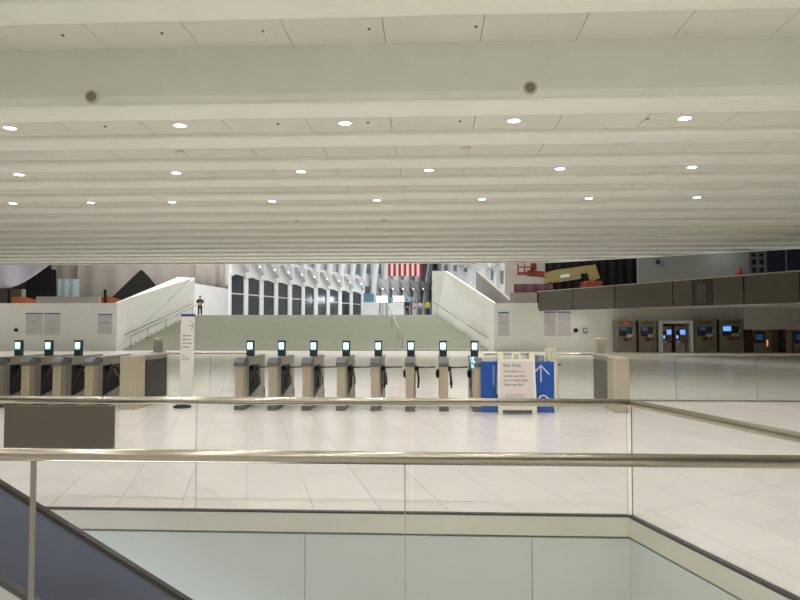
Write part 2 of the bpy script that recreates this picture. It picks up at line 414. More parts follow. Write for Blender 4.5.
# hand rails of the stairs
def stair_rail(name, label, pts, posts, m='steel_grey', rr=0.035):
    t = thing(name, label, 'handrail', pts[0]); MB().tube(pts, rr, 8).build('rail', m, t, pts[0])
    for a, b in posts: MB().tube([a, b], rr * 0.8, 8).build('post', m, t, pts[0])
    return t
def zs(y): return max(0.0, min(ZT, (y - Y0S) / run * ris))
def onwall(A, B, y, off, z): return Vector((A.x + (B.x - A.x) * (y - YW) / (B.y - YW) + off, y, z))
pl = [P(115, 335, 42.4), P(185, 304, 47.3)]
pl = [onwall(LA, LE, 42.4, 0.12, pl[0].z), onwall(LA, LE, 47.3, 0.12, pl[1].z)]
stair_rail('wall_handrail', 'thin handrail fixed along the white wall left of the stairs', pl, [(onwall(LA, LE, y, 0.0, pl[0].z + (pl[1].z - pl[0].z) * (y - 42.4) / 4.9 - 0.03), onwall(LA, LE, y, 0.12, pl[0].z + (pl[1].z - pl[0].z) * (y - 42.4) / 4.9 - 0.03)) for y in (42.8, 45, 47)])
pr_ = [P(491, 338, 42.4), P(439, 302, 47.3)]
pr_ = [onwall(RA, RE, 42.4, -0.12, pr_[0].z), onwall(RA, RE, 47.3, -0.12, pr_[1].z)]
stair_rail('wall_handrail', 'thin handrail fixed along the sloping wall right of the stairs', pr_, [(onwall(RA, RE, y, 0.0, pr_[0].z + (pr_[1].z - pr_[0].z) * (y - 42.4) / 4.9 - 0.03), onwall(RA, RE, y, -0.12, pr_[0].z + (pr_[1].z - pr_[0].z) * (y - 42.4) / 4.9 - 0.03)) for y in (42.8, 45, 47)])
def free_rail(name, label, pxs, posts_px):
    pts = [Vector((P(px, 330, y).x, y, zs(y) + 0.92)) for px, y in pxs]
    pp = []
    for px, y in posts_px:
        x = P(px, 330, y).x; pp.append(((x, y, zs(y)), (x, y, zs(y) + 0.92)))
    stair_rail(name, label, pts, pp)
free_rail('stair_handrail', 'free standing handrail on posts on the left side of the stairs', [(131, 42.55), (200, 47.4)], [(131, 42.55), (148, 43.8), (166, 45.05), (192, 46.9)])
free_rail('stair_handrail', 'free standing handrail down the middle of the stairs', [(402.5, 42.55), (387, 47.4)], [(402.5, 42.55), (398, 43.9), (392, 45.6), (387.5, 47.3)])
g = P(206, 314, 57); t = thing('handrail_stub', 'short steel rail end beside the dark clothed person above the stairs', 'handrail', (g.x, 50, ZT))
MB().tube([(0, 0, 0), (0, 0, 0.95), (-0.7, 0, 0.95)], 0.03, 8).build('rail', 'steel_grey', t)
MB().tube([(-0.7, 0, 0), (-0.7, 0, 0.95)], 0.03, 8).build('post', 'steel_grey', t)

# balcony on the right: slab and brown band of panels
BA, BB = Vector((XBAND, YW, 0)), Vector((P(800, 303, 26).x, 26, 0)); BC = BA + (BB - BA) * 1.3
ZB0, ZB1 = 2.58, 3.80
ZBS = ZB0 + 0.14                              # soffit, a little above the lower edge of the parapet
bal = MB().poly([(BA.x + .12, BA.y, ZBS), (BC.x + .12, BC.y, ZBS), (26, BC.y, ZBS), (26, YW, ZBS)], (0, 0, 0.3))
struct(bal, 'floor_balcony', 'wall_white')
dirb = (BB - BA).normalized(); nb = Vector((-dirb.y, dirb.x, 0))
par = thing('balcony_parapet', 'long brown panelled parapet of the balcony above the ticket machines', 'parapet', BA)
def bpt(px): return W(px, 300, BA, BB)
seams = [538.5, 573, 615, 673, 693, 712, 744, 800, 868]
for a, b in zip(seams[:-1], seams[1:]):
    p0, p1 = bpt(a), bpt(b); p0.z = p1.z = ZB0
    if a == 693:
        MB().poly([p0, p1, p1 + nb * 0.06, p0 + nb * 0.06], (0, 0, ZB1 - ZB0)).build('frame', 'band_dark', par, BA)
        d = (p1 - p0); q0, q1 = p0 + d * 0.25, p0 + d * 0.75; q0.z = q1.z = ZB0 + 0.12
        MB().poly([q0 - nb * 0.03, q1 - nb * 0.03, q1, q0], (0, 0, 0.92)).build('inset', 'band_brown', par, BA); continue
    g_ = dirb * 0.035
    MB().poly([p0 + g_, p1 - g_, p1 - g_ + nb * 0.06, p0 + g_ + nb * 0.06], (0, 0, ZB1 - ZB0)).build('panel', 'band_brown', par, BA)
q0, q1 = BA.copy(), bpt(868); q0.z = q1.z = ZB0 + 0.02
MB().poly([q0 + nb * 0.06, q1 + nb * 0.06, q1 + nb * 0.1, q0 + nb * 0.1], (0, 0, ZB1 - ZB0 - 0.04)).build('backing', 'band_dark', par, BA)
q0.z = q1.z = ZB1
MB().poly([q0 - nb * 0.03, q1 - nb * 0.03, q1 + nb * 0.14, q0 + nb * 0.14], (0, 0, 0.05)).build('coping', 'band_cap', par, BA)
# grey parapets around the stair head; on the outer wall the grey paints its shade
gn, gf = P(510, 301, 43.2), P(476, 271, 48.6)
wallpoly('wall_stair_outer', [gn, gf, (gf.x, gf.y, ZT), (gn.x, gn.y, ZT)], (0.25, 0, 0), 'ramp_shade')
o = tag(MB().box(P(510, 300, 42.4).x, XBAND, 42.42, 42.6, ZT, P(510, 292.5, 42.4).z).build('low_wall', 'ledge_grey'), 'short pale grey upstand wall beside the brown balcony parapet', 'wall')
lw = tag(MB().box(P(36, 300, 43.2).x, P(99, 300, 43.2).x, 43.2, 43.4, ZT, P(60, 296.5, 43.2).z).build('low_wall', 'ledge_grey'), 'grey upstand wall above the posters at the left', 'wall')

# ------------------------------------------------------------------ railings around the opening
def railing(label, name, cat='railing'): return thing(name, label, cat)
rf = thing('glass_railing', 'frameless glass railing with steel tube on the far edge of the opening', 'railing', (XL, YE, 0)); o = rf.location
MB().tube([(XL, YE + 0.03, ZR), (CORN.x, YE + 0.03, ZR)], 0.036, 16).build('handrail', 'steel', rf, o)
MB().box(XL, CORN.x, YE - 0.014, YE + 0.038, -0.013, 0.003).build('channel', 'black_strip', rf, o)
sx = [XL, P(-22 - 217, 450, YE).x, P(-22, 450, YE).x, P(195, 450, YE).x, P(412, 450, YE).x, CORN.x]
for a, b in zip(sx[:-1], sx[1:]): glass_panel(a + 0.005 - o.x, b - 0.005 - o.x, 0.024, 0.036, 0.004, ZR - 0.033, rf)
rr = thing('glass_railing', 'glass railing with steel tube running along the right edge of the opening', 'railing', CORN, math.atan2(U.y, U.x) - math.pi / 2)
Lr = 7.5
MB().tube([(0.03, 0.03, ZR), (0.03, -Lr, ZR)], 0.036, 16).build('handrail', 'steel', rr)
MB().box(-0.014, 0.038, -Lr, 0.01, -0.013, 0.003).build('channel', 'black_strip', rr)
for k in range(3): glass_panel(0.024, 0.036, -2.5 * (k + 1) + 0.005, -2.5 * k - 0.005, 0.004, ZR - 0.033, rr, 'x')
rn = thing('glass_railing', 'nearest glass railing with steel tube crossing the whole picture', 'railing', (XL, YN, 0)); o = rn.location
XR = edge_x(YN) - 0.05
MB().tube([(XL, YN, ZR), (XR, YN, ZR)], 0.036, 16).build('handrail', 'steel', rn, o)
MB().box(XL, XR, YN - 0.04, YN + 0.04, -0.02, 0.02).build('channel', 'black_strip', rn, o)
sx = [XL, P(33 - 372, 500, YN).x, P(33, 500, YN).x, P(405, 500, YN).x, XR]
for i, (a, b) in enumerate(zip(sx[:-1], sx[1:])):
    ga, gb = (0.011 if i in (1, 2) and False else 0.003), 0.003
    glass_panel(a + ga - o.x, b - gb - o.x, -0.006, 0.006, 0.02, ZR - 0.033, rn)
MB().box(sx[3] - 0.003, sx[3] + 0.003, YN - 0.006, YN + 0.006, 0.02, ZR - 0.033).build('seal', 'speaker_ring', rn, o)
MB().box(sx[2] - 0.011, sx[2] + 0.011, -0.011 + YN, 0.011 + YN, 0.02, ZR - 0.02).build('post', 'steel_grey', rn, o)
# brown sign back hung on the far railing
a, b = P(5.5, 403, YE - 0.03), P(114, 460.5, YE - 0.03)
t = thing('sign_board', 'brown blank back of a sign board hung on the far glass railing', 'sign', (a.x, YE - 0.03, b.z)); o = t.location
MB().box(a.x, b.x, YE - 0.045, YE - 0.018, b.z, a.z - 0.02, 0.003).build('board', 'brown_panel', t, o)
for k in (0.2, 0.8):
    x = a.x + (b.x - a.x) * k
    MB().tube([(x, YE - 0.018, a.z - 0.06), (x, YE + 0.02, a.z - 0.06)], 0.012, 8).build('clamp', 'steel_grey', t, o)

# ------------------------------------------------------------------ escalator in the opening
YF, YNB = 5.50, 4.48
e0, e1 = P(0, 485, YF), P(185, 601, YF)
sl = (e1.z - e0.z) / (e1.x - e0.x)
esc = thing('escalator', 'escalator with blue tinted side and black handrail descending into the opening', 'escalator', (e0.x, (YF + YNB) / 2, -1.0)); o = esc.location
def ez(x): return e0.z + sl * (x - e0.x)
xa, xb = e0.x - 1.0, e0.x + 5.2
for y, m, nm in ((YF, 'esc_blue', 'balustrade'), (YNB, 'esc_steel', 'balustrade')):
    dz = 0.0
    MB().poly([(xa, y, ez(xa) - 0.03), (xb, y, ez(xb) - 0.03), (xb, y, ez(xb) - 1.25), (xa, y, ez(xa) - 1.25)], (0, 0.05, 0)).build(nm, m, esc, o)
    MB().poly([(xa - .3, y - 0.01, ez(xa) + 0.0), (xa, y - 0.01, ez(xa) + 0.022), (xb, y - 0.01, ez(xb) + 0.022), (xb, y - 0.01, ez(xb) - 0.022), (xa, y - 0.01, ez(xa) - 0.022)], (0, 0.06, 0)).build('handrail', 'esc_rubber', esc, o)
    MB().poly([(xa, y - 0.006, ez(xa) - 0.022), (xb, y - 0.006, ez(xb) - 0.022), (xb, y - 0.006, ez(xb) - 0.032), (xa, y - 0.006, ez(xa) - 0.032)], (0, 0.052, 0)).build('handrail_track', 'steel_grey', esc, o)
n = 15
for k in range(n):
    x = xa + (xb - xa) * k / n; w = (xb - xa) / n; z = ez(x) - 1.0
    MB().box(x, x + w, YNB + 0.06, YF - 0.01, z - w * abs(sl) - 0.02, z).build('step', 'esc_rubber', esc, o)

# ------------------------------------------------------------------ fare gates
def make_gate(reader=True, tint='screen_cyan'):
    t = thing('fare_gate', '', 'fare gate')
    MB().box(-0.095, 0.095, -0.01, 0.42, 0, 0.09, 0.006).box(-0.08, 0.08, 0.42, 1.72, 0, 0.06).build('plinth', 'grey_cap', t)
    fc = MB().box(-0.085, 0.085, 0.02, 0.24, 0.09, 0.89, 0.01).build('front_column', 'steel_v', t)
    mb = MB()
    for x in (-0.055, -0.018, 0.018, 0.055): mb.box(x - 0.007, x + 0.007, 0.008, 0.022, 0.1, 0.88)
    mb.build('rib_strip', 'steel_v', fc)
    MB().poly([(-0.1, -0.015, 0.89), (-0.1, -0.015, 0.97), (-0.1, 0.12, 1.055), (-0.1, 0.32, 1.06), (-0.1, 0.32, 0.89)], (0.2, 0, 0)).build('cap', 'grey_cap', t)
    # body: frame around the dark mechanism recess
    mb = MB()
    mb.box(-0.085, 0.085, 0.24, 0.43, 0.06, 0.92).box(-0.085, 0.085, 1.3, 1.74, 0.06, 1.02)
    mb.box(-0.085, 0.085, 0.43, 1.3, 0.87, 1.04).poly([(-0.085, 0.43, 0.06), (-0.085, 1.3, 0.06), (-0.085, 1.3, 0.38), (-0.085, 0.43, 0.2)], (0.17, 0, 0))
    mb.box(-0.09, 0.09, 0.32, 1.74, 1.02, 1.055)
    mb.build('body', 'steel_grey', t)
    MB().box(-0.05, 0.05, 0.43, 1.3, 0.2, 0.87).build('recess', 'black', t)
    MB().box(0.05, 0.088, 1.66, 1.76, 0.06, 0.3).build('rear_foot', 'black', t)
    hub = MB().tube([(0.03, 0.78, 0.84), (0.15, 0.72, 0.80)], [0.075, 0.055], 12).build('hub', 'arm_black', t)
    c = Vector((0.14, 0.72, 0.83))
    MB().tube([c, (0.52, 0.70, 0.845)], 0.018, 8).build('arm', 'arm_chrome', t)
    MB().tube([c, (0.17, 0.42, 0.55), (0.16, 0.38, 0.43)], 0.019, 8).build('arm', 'arm_black', t)
    MB().tube([c, (0.17, 1.02, 0.55), (0.16, 1.06, 0.43)], 0.019, 8).build('arm', 'arm_chrome', t)
    MB().ball((-0.12, 0.8, 0.70), 0.045, 0.1, 0.1, 10).build('rear_hub', 'arm_black', t)
    if reader:
        r = MB().box(-0.08, 0.08, 0.80, 0.9, 1.05, 1.385, 0.012).build('reader', 'dark_plastic', t)
        MB().box(-0.055, 0.055, 0.794, 0.80, 1.225, 1.35).build('screen', tint, r)
        MB().box(-0.055, 0.055, 0.794, 0.80, 1.195, 1.224).build('screen_footer', 'screen_teal', r)
        MB().box(-0.085, 0.085, 0.79, 0.91, 1.385, 1.398, 0.004).build('hood', 'grey_cap', r)
    return t
gate = make_gate(); gate_v = make_gate(True, 'screen_violet'); gate_n = make_gate(False)
def gx(px): return P(px, 400, YG).x
mids = [238.7, 272, 306, 340.7, 375, 409.7, 444, 477.5]
for i, px in enumerate(mids):
    t = gate if i == 0 else (gate_v if i == 7 else copy_tree(gate))
    t.location = (gx(px), YG, 0)
    lab = 'steel turnstile fare gate with lit reader, %s from the left in the middle row' % ORD[i]
    if i == 7: lab = 'turnstile fare gate partly behind the blue panel, with violet lit reader'
    tag(t, lab, 'fare gate', 'fare gates in the middle row')
for i, px in enumerate([-8, 24, 55.5, 87.7]):
    t = copy_tree(gate_n) if i == 3 else copy_tree(gate)
    t.location = (gx(px), YG, 0)
    tag(t, ['turnstile fare gate cut off by the left picture edge', 'turnstile fare gate nearest the left picture edge with whole front', 'turnstile fare gate with lit reader, between two others at the left', 'turnstile fare gate without reader beside the left steel end cabinet'][i], 'fare gate', 'fare gates in the left row')
gate_n.location = (P(543, 400, 14.0).x, 14.0, 0)
tag(gate_n, 'fare gate without reader, its grey cap just above the blue panel', 'fare gate', 'fare gates in the middle row')
mb = MB(); rnd = random.Random(3)
for k in range(16): 
    c = Vector((rnd.uniform(-0.13, -0.06), -0.03, rnd.uniform(0.88, 1.1))); mb.ball(c, 0.018, 0.012, 0.022, 6)
mb.build('lit_tag', 'led_cyan', gate_v)
c5 = [o for o in C.objects if o.get('label', '').find('fifth from the left in the middle row') > 0][0]
MB().ball((0.06, 0.9, 1.09), 0.02, 0.02, 0.02, 8).build('indicator', 'led_cyan', c5)

# end cabinets, posts and glass fences in the line of the gates
def cabinet(px0, px1, side, label):
    x0, x1 = gx(px0), gx(px1)
    t = thing('end_cabinet', label, 'cabinet', ((x0 + x1) / 2, YG, 0)); w = (x1 - x0) / 2
    MB().box(-w, w, 0, 0.42, 0.0, 1.09, 0.02).build('front_box', 'steel_v', t)
    MB().box(-w * 0.8, w * 0.8, 0.42, 1.65, 0.0, 1.05).build('body', 'steel_grey', t)
    MB().box(-w, w, 0.42, 1.68, 1.05, 1.09, 0.01).build('lid', 'steel_grey', t)
    xs_ = (w * 0.82) * side
    MB().box(min(xs_, xs_ + 0.01 * side), max(xs_, xs_ + 0.01 * side), 0.5, 1.6, 0.12, 0.98).build('side_panel', 'band_dark' if side > 0 else 'grey_cap', t)
    return t
cabinet(119, 136, 1, 'steel end cabinet standing right of the left fare gates')
cabinet(613, 630, -1, 'steel end cabinet standing at the right end of the fare gate line')
def post(px0, px1, ytop, Y, label):
    a, b = P(px0, ytop, Y), P(px1, ytop, Y)
    t = thing('steel_post', label, 'post', ((a.x + b.x) / 2, Y, 0)); w = (b.x - a.x) / 2
    MB().box(-w, w, 0, 0.2, 0.02, a.z, 0.012).build('shaft', 'steel_v', t); MB().box(-w * 1.15, w * 1.15, -0.02, 0.22, 0, 0.03).build('foot', 'grey_cap', t)
    MB().box(-w * 0.97, w * 0.97, -0.004, 0.0, a.z * 0.6, a.z * 0.94).build('face_plate', 'steel_grey', t)
post(153.5, 163, 338.5, 15.4, 'square steel post behind the left glass fence')
post(596.5, 606, 338.5, 15.4, 'square steel post behind the right steel end cabinet')
def fence(px0, px1, label, seams=(), m='glass_green', Y=YG + 1.95):
    a, b = P(px0, 355, Y), P(px1, 355, Y); zr = 1.06
    t = thing('glass_fence', label, 'fence', (a.x, Y, 0)); L = b.x - a.x
    MB().box(0, L, -0.03, 0.03, zr - 0.02, zr + 0.02, 0.008).build('top_rail', 'steel', t)
    MB().box(0, L, -0.02, 0.02, 0, 0.035).build('shoe', 'steel_grey', t)
    xs_ = [0] + [P(s_, 380, Y).x - a.x for s_ in seams] + [L]
    for p, q in zip(xs_[:-1], xs_[1:]): glass_panel(p + 0.004, q - 0.004, -0.006, 0.006, 0.035, zr - 0.02, t, m=m)
fence(150, 252, 'glass fence behind the tall white sign, left of the turnstiles', (168, 210))
fence(484, 528, 'glass fence behind the white sign stand', (510,))
fence(556, 597, 'short glass fence between the blue panel and the right end cabinet')
fence(606, 860, 'glass fence in front of the ticket machines on the right', (676, 757))
for i, (p0, p1) in enumerate(zip(mids[:-1], mids[1:])): pass

# ------------------------------------------------------------------ signs by the gates
rnd = random.Random(11)
b = G(178.5, 407.5); t = thing('pylon_sign', 'tall narrow white sign with blue top on a dark round foot', 'sign', (P(185.7, 407, b.y).x, b.y, 0), 0.0)
t.rotation_euler = (0, math.radians(0.6), 0)
hgt = P(186, 314, b.y).z; w = 0.145
MB().box(-w, w, 0, 0.03, 0.05, hgt - 0.05, 0.004).build('panel', 'sign_white', t)
MB().box(-w - .002, w + .002, -0.003, 0.033, hgt - 0.05, hgt).build('top_band', 'head_blue', t)
mb = MB().tube([(-0.14 + .0, 0.02, 0.0), (-0.14, 0.02, 0.001)], 0.01, 8); mb = MB().tube([(-0.08, 0.015, 0), (-0.08, 0.015, 0.03), (-0.08, 0.015, 0.07)], [0.19, 0.18, 0.1], 20); mb.build('foot', 'black', t)
mb = MB()
ay, ax = hgt - 0.24, 0.10
mb.poly([(ax - 0.1, -0.003, ay - 0.008), (ax + 0.03, -0.003, ay - 0.008), (ax + 0.03, -0.003, ay + 0.008), (ax - 0.1, -0.003, ay + 0.008)], (0, 0.003, 0))
for sg in (1, -1): mb.poly([(ax - 0.035, -0.003, ay + sg * 0.1), (ax - 0.02, -0.003, ay + sg * 0.105), (ax + 0.035, -0.003, ay), (ax + 0.018, -0.003, ay)], (0, 0.003, 0))
mb.build('arrow', 'ink', t)
for k, (dz, n_, l) in enumerate([(0.47, 2, 0.19), (0.55, 2, 0.18), (0.63, 2, 0.21), (0.71, 1, 0.16), (0.88, 1, 0.07), (0.93, 2, 0.15), (0.97, 2, 0.16)]):
    words(t, 'ink', -0.105, -0.105 + l, hgt - dz, 0.028 if dz < 0.8 else 0.018, 0.0, n_, rnd)

YBP = 13.03
a, b = P(481, 361.5, YBP), P(554.5, 411, YBP)
t = thing('panel_barrier', 'blue panel with white arrow closing the gates beside the white sign stand', 'barrier', ((a.x + b.x) / 2, YBP, 0)); hw = (b.x - a.x) / 2; zt = a.z
MB().box(-hw, hw, 0, 0.05, 0.0, zt, 0.004).build('board', 'sign_blue', t)
MB().box(hw, hw + 0.045, 0, 0.055, 0.0, zt).build('edge_strip', 'sign_white', t)
def bx(px): return P(px, 385, YBP).x - t.location.x
def bz(py): return P(540, py, YBP).z
def stroke(p, q, wd):
    p = Vector((bx(p[0]), 0, bz(p[1]))); q = Vector((bx(q[0]), 0, bz(q[1]))); d = (q - p).normalized(); n = Vector((-d.z, 0, d.x)) * wd
    return [p + n + Vector((0, -0.004, 0)), q + n + Vector((0, -0.004, 0)), q - n + Vector((0, -0.004, 0)), p - n + Vector((0, -0.004, 0))], (0, 0.004, 0)
MB().poly(*stroke((541, 382), (541, 365), 0.012)).poly(*stroke((534.5, 372.5), (541.3, 365), 0.012)).poly(*stroke((549.5, 374.5), (540.7, 365), 0.012)).build('arrow', 'ink_white', t)
mb = MB(); arc = [(bx(543 + 4.6 * math.cos(a_)) , -0.01, bz(400 - 4.6 * math.sin(a_))) for a_ in [math.pi * k / 8 for k in range(9)]]
mb.tube(arc, 0.016, 8); mb.tube([(bx(543), -0.01, bz(399)), (bx(548), -0.01, bz(400)), (bx(549.5), -0.01, bz(398))], 0.014, 8)
mb.build('white_mark', 'ink_white', t)
mb = MB()
z = bz(386)
for k in range(9):
    l = rnd.uniform(0.02, 0.045); mb.box(bx(492.5), bx(494.8), -0.003, 0, z, z + l); z += l + 0.012
tag(mb.build('vertical_lettering', 'ink_blue', t), kind='stuff')

# white plastic A-frame sign stand in front of the blue panel
def aframe(label, loc, rz, Wb=0.375, Ht=1.2, full=True, lean=0.15):
    t = thing('sign_stand', label, 'sign', loc, rz)
    for sg, nm in ((-1, 'front_panel'), (1, 'rear_panel')):
        mb = MB()
        def pt(x, z, y=0): return Vector((x, sg * (lean * (1 - z / Ht) + 0.012) + y, z))
        def slab(x0, x1, z0, z1, th=0.035): 
            tp = 1 - 0.04 * 1
            mb.poly([pt(x0 * (1 - 0.06 * z0 / Ht), z0), pt(x1 * (1 - 0.06 * z0 / Ht), z0), pt(x1 * (1 - 0.06 * z1 / Ht), z1), pt(x0 * (1 - 0.06 * z1 / Ht), z1)], (0, sg * th, 0))
        slab(-Wb, Wb, 0.13, 1.06)
        slab(-Wb, -Wb + 0.1, 1.06, Ht); slab(Wb - 0.1, Wb, 1.06, Ht)
        slab(-0.09, -0.055, 1.06, Ht - 0.01); slab(0.055, 0.09, 1.06, Ht - 0.01); slab(-0.055, 0.055, Ht - 0.045, Ht - 0.01)
        slab(-Wb, -Wb + 0.09, 0.0, 0.13); slab(Wb - 0.09, Wb, 0.0, 0.13); slab(-Wb + 0.09, Wb - 0.09, 0.085, 0.13)
        mb.build(nm, 'sign_cream', t)
    MB().tube([(-Wb * 0.9, 0, 1.03), (Wb * 0.9, 0, 1.03)], 0.012, 8).build('hinge', 'sign_cream', t)
    MB().box(-Wb + 0.09, Wb - 0.09, -lean + 0.02, -lean + 0.04, 0.03, 0.085).build('foot_slot', 'grey_cap', t)
    if full:
        y = lambda z: -(lean * (1 - z / 1.2) + 0.012 + 0.035)
        ps = MB().poly([(-0.33, y(0.2) - 0.004, 0.2), (0.33, y(0.2) - 0.004, 0.2), (0.315, y(1.02) - 0.004, 1.02), (-0.315, y(1.02) - 0.004, 1.02)], (0, 0.004, 0)).build('poster', 'sign_paper', t)
        tilt = math.pi / 2 - math.atan(0.22 / 1.2)
        text_mesh('Exit Only', 0.09, 'ink_dark', ps, (-0.255, y(0.915) - 0.006, 0.915), (math.pi / 2 - math.atan(0.125), 0, 0))
        for z, n_, x1 in ((0.805, 4, 0.165), (0.72, 3, 0.18), (0.635, 2, 0.245), (0.55, 3, 0.12), (0.375, 3, 0.14), (0.325, 3, 0.18)):
            h_ = 0.042 if z > 0.4 else 0.024
            x = -0.25 if z > 0.4 else -0.225
            mb = MB(); yy = y(z + h_ / 2) - 0.008
            while x < x1 - 0.01:
                for q in range(rnd.randint(3, 8)):
                    w_ = rnd.uniform(0.010, 0.018)
                    if x + w_ > x1: break
                    mb.box(x, x + w_, yy, yy + 0.006, z, z + h_ * rnd.choice((0.7, 0.7, 1.0))); x += w_ + 0.006
                x += 0.018
            tag(mb.build('text_line', 'ink', ps), kind='stuff')
    return t
b = G(516.5, 413.5)
aframe('white plastic sign stand with printed notice in front of the blue panel', (b.x, b.y + 0.03, 0), 0.0)
b = P(551, 380, 13.5)
aframe('cream sign stand seen edge on behind the right end of the blue panel', (b.x, 13.5, 0), math.radians(66), 0.30, 1.26, False, 0.07)

# ------------------------------------------------------------------ ticket machines under the balcony
YK = 41.0
def kx(px): return P(px, 335, YK).x
def kz(py): return P(680, py, YK).z
def machine(x0, x1, ytop, label, head, lit, group='ticket machines under the balcony'):
    a, b = kx(x0), kx(x1); w = b - a; t = thing('ticket_machine', label, 'ticket machine', ((a + b) / 2, YK, 0), 0, group); h = kz(ytop); w /= 2
    MB().box(-w, w, 0.0, 0.95, 0.0, h, 0.02).build('cabinet', 'kiosk_body', t)
    MB().box(-w * 0.62, w * 0.62, -0.02, 0, h - 0.25, h - 0.11).build('header', head if head != 'led_red' else 'grey_cap', t)
    if head == 'led_red': MB().box(-w * 0.3, w * 0.3, -0.025, -0.02, h - 0.24, h - 0.12).build('lit_letters', 'led_red', t)
    MB().box(-w * 0.78, -w * 0.02, -0.02, 0, h - 1.0, h - 0.42).build('fascia', 'kiosk_dark', t)
    MB().box(-w * (0.62 if not lit else 0.72), -w * 0.06, -0.03, -0.02, h - 0.66 - (0.06 if lit else 0), h - 0.44).build('screen', lit or 'screen_dim', t)
    MB().box(w * 0.02, w * 0.6, -0.02, 0, h - 0.85, h - 0.42).build('keypad_panel', 'kiosk_green', t)
    MB().box(w * 0.62, w * 0.74, -0.03, 0, h - 0.82, h - 0.62).build('card_slot', 'kiosk_slip', t)
    MB().box(w * 0.02, w * 0.6, -0.03, 0, h - 1.05, h - 0.87).build('notice', 'kiosk_slip', t)
    MB().box(-w * 0.32, w * 0.2, -0.04, 0, h - 1.28, h - 1.07).build('tray', 'kiosk_red', t)
    MB().box(w * 0.4, w * 0.58, -0.03, 0, h - 1.22, h - 1.08).build('coin_slot', 'black', t)
    return t
machine(617, 636.3, 320.3, 'ticket machine with red lit header, leftmost under the balcony', 'led_red', None)
machine(638.7, 656.8, 320.3, 'ticket machine with olive header, second from the left under the balcony', 'kiosk_olive', None)
machine(694.8, 717, 319.7, 'ticket machine with olive header, right of the white framed kiosks', 'kiosk_olive', None)
machine(719.6, 743.8, 319.3, 'ticket machine with bright blue lit screen', 'grey_cap', 'screen_blue')
for x0, x1 in ((636.5, 638.5), (657.0, 658.6), (717.2, 719.4), (693.0, 694.6)):
    o = tag(MB().box(kx(x0), kx(x1), YK + 0.15, YK + 0.8, 0, kz(321)).build('filler_strip', 'black'), {636.5: 'black gap filler between the two leftmost ticket machines', 657.0: 'black gap filler left of the white kiosk frame', 717.2: 'black gap filler beside the machine with the blue screen', 693.0: 'black gap filler right of the white kiosk frame'}[x0], 'panel')
t = thing('kiosk_frame', 'white frame around the two small blue lit kiosks', 'frame', (kx(676), YK - 0.1, 0)); o = t.location
MB().box(kx(658.8), kx(662.2), YK - 0.1, YK + 0.9, 0, kz(323.5)).build('pillar', 'wall_white', t, o)
MB().box(kx(690), kx(693), YK - 0.1, YK + 0.9, 0, kz(323.5)).build('pillar', 'wall_white', t, o)
MB().box(kx(658.8), kx(693), YK - 0.1, YK + 0.9, kz(323.5), kz(320.5)).build('lintel', 'wall_white', t, o)
MB().box(kx(662.4), kx(689.8), YK + 0.8, YK + 0.9, 0, kz(324)).build('back_panel', 'kiosk_dark', t, o)
for i, (x0, x1) in enumerate(((663, 673.5), (676, 687.5))):
    a, b = kx(x0), kx(x1); w = (b - a) / 2; h = kz(326)
    t = thing('card_kiosk', ['small kiosk with blue screen, left one inside the white frame', 'small kiosk with blue screen, right one inside the white frame'][i], 'kiosk', ((a + b) / 2, YK + 0.2, 0), 0, 'small kiosks in the white frame')
    MB().box(-w, w, 0, 0.5, 0.75, h, 0.015).build('cabinet', 'kiosk_body', t)
    MB().box(-w * 0.85, w * 0.85, 0.02, 0.48, 0, 0.75).build('pedestal', 'steel_grey', t)
    MB().box(-w * 0.05, w * 0.8, -0.02, 0, h - 0.52, h - 0.24).build('screen', 'screen_blue', t)
    MB().box(-w * 0.8, -w * 0.1, -0.015, 0, h - 0.85, h - 0.3).build('fascia', 'kiosk_dark', t)
    MB().box(-w * 0.75, -w * 0.4, -0.03, -0.015, h - 0.78, h - 0.58).build('reader_light', 'screen_blue', t)
    MB().box(w * 0.0, w * 0.8, -0.02, 0, h - 1.05, h - 0.6).build('keypad_panel', 'kiosk_orange', t)
    MB().box(-w * 0.7, -w * 0.2, -0.02, 0, h - 1.05, h - 0.9).build('slip', 'kiosk_slip', t)
for i, (x0, x1) in enumerate(((745, 753.8), (781, 788))):
    t = thing('brown_door', ['red brown door beside the machine with the blue screen', 'red brown door at the right, between the grey kiosks'][i], 'door', ((kx(x0) + kx(x1)) / 2, YK + 0.3, 0), 0, 'red brown doors')
    w = (kx(x1) - kx(x0)) / 2; h = kz(329.5)
    MB().box(-w, w, 0.0, 0.08, 0, h).build('frame', 'band_dark', t); MB().box(-w * 0.35, w * 0.65, -0.03, 0, 0.03, h - 0.04).build('leaf', 'door_brown', t)
    MB().box(w * 0.45, w * 0.55, -0.07, -0.03, 0.9, 1.15).build('handle', 'steel', t)
for i, (x0, x1) in enumerate(((754.5, 774), (795.5, 815))):
    t = thing('service_kiosk', ['grey service kiosk with orange indicator lights, right of the ticket machines', 'grey service kiosk cut off by the right picture edge'][i], 'kiosk', ((kx(x0) + kx(x1)) / 2, YK + 0.2, 0), 0, 'grey service kiosks')
    w = (kx(x1) - kx(x0)) / 2; h = kz(329.5) - 0.02
    MB().box(-w, w, 0, 0.6, 0, h, 0.02).build('cabinet', 'kiosk_body', t)
    MB().box(-w * 0.9, w * 0.15, -0.02, 0, h - 0.82, h - 0.12).build('screen_surround', 'kiosk_dark', t)
    MB().box(-w * 0.75, 0, -0.03, -0.02, h - 0.62, h - 0.26).build('screen', 'screen_dim', t)
    MB().box(w * 0.42, w * 0.52, -0.03, 0, h - 1.0, h - 0.62).build('indicator', 'led_orange', t)
    MB().box(-w * 0.4, -w * 0.1, -0.03, 0, h - 1.55, h - 1.42).build('badge', 'screen_dim', t)
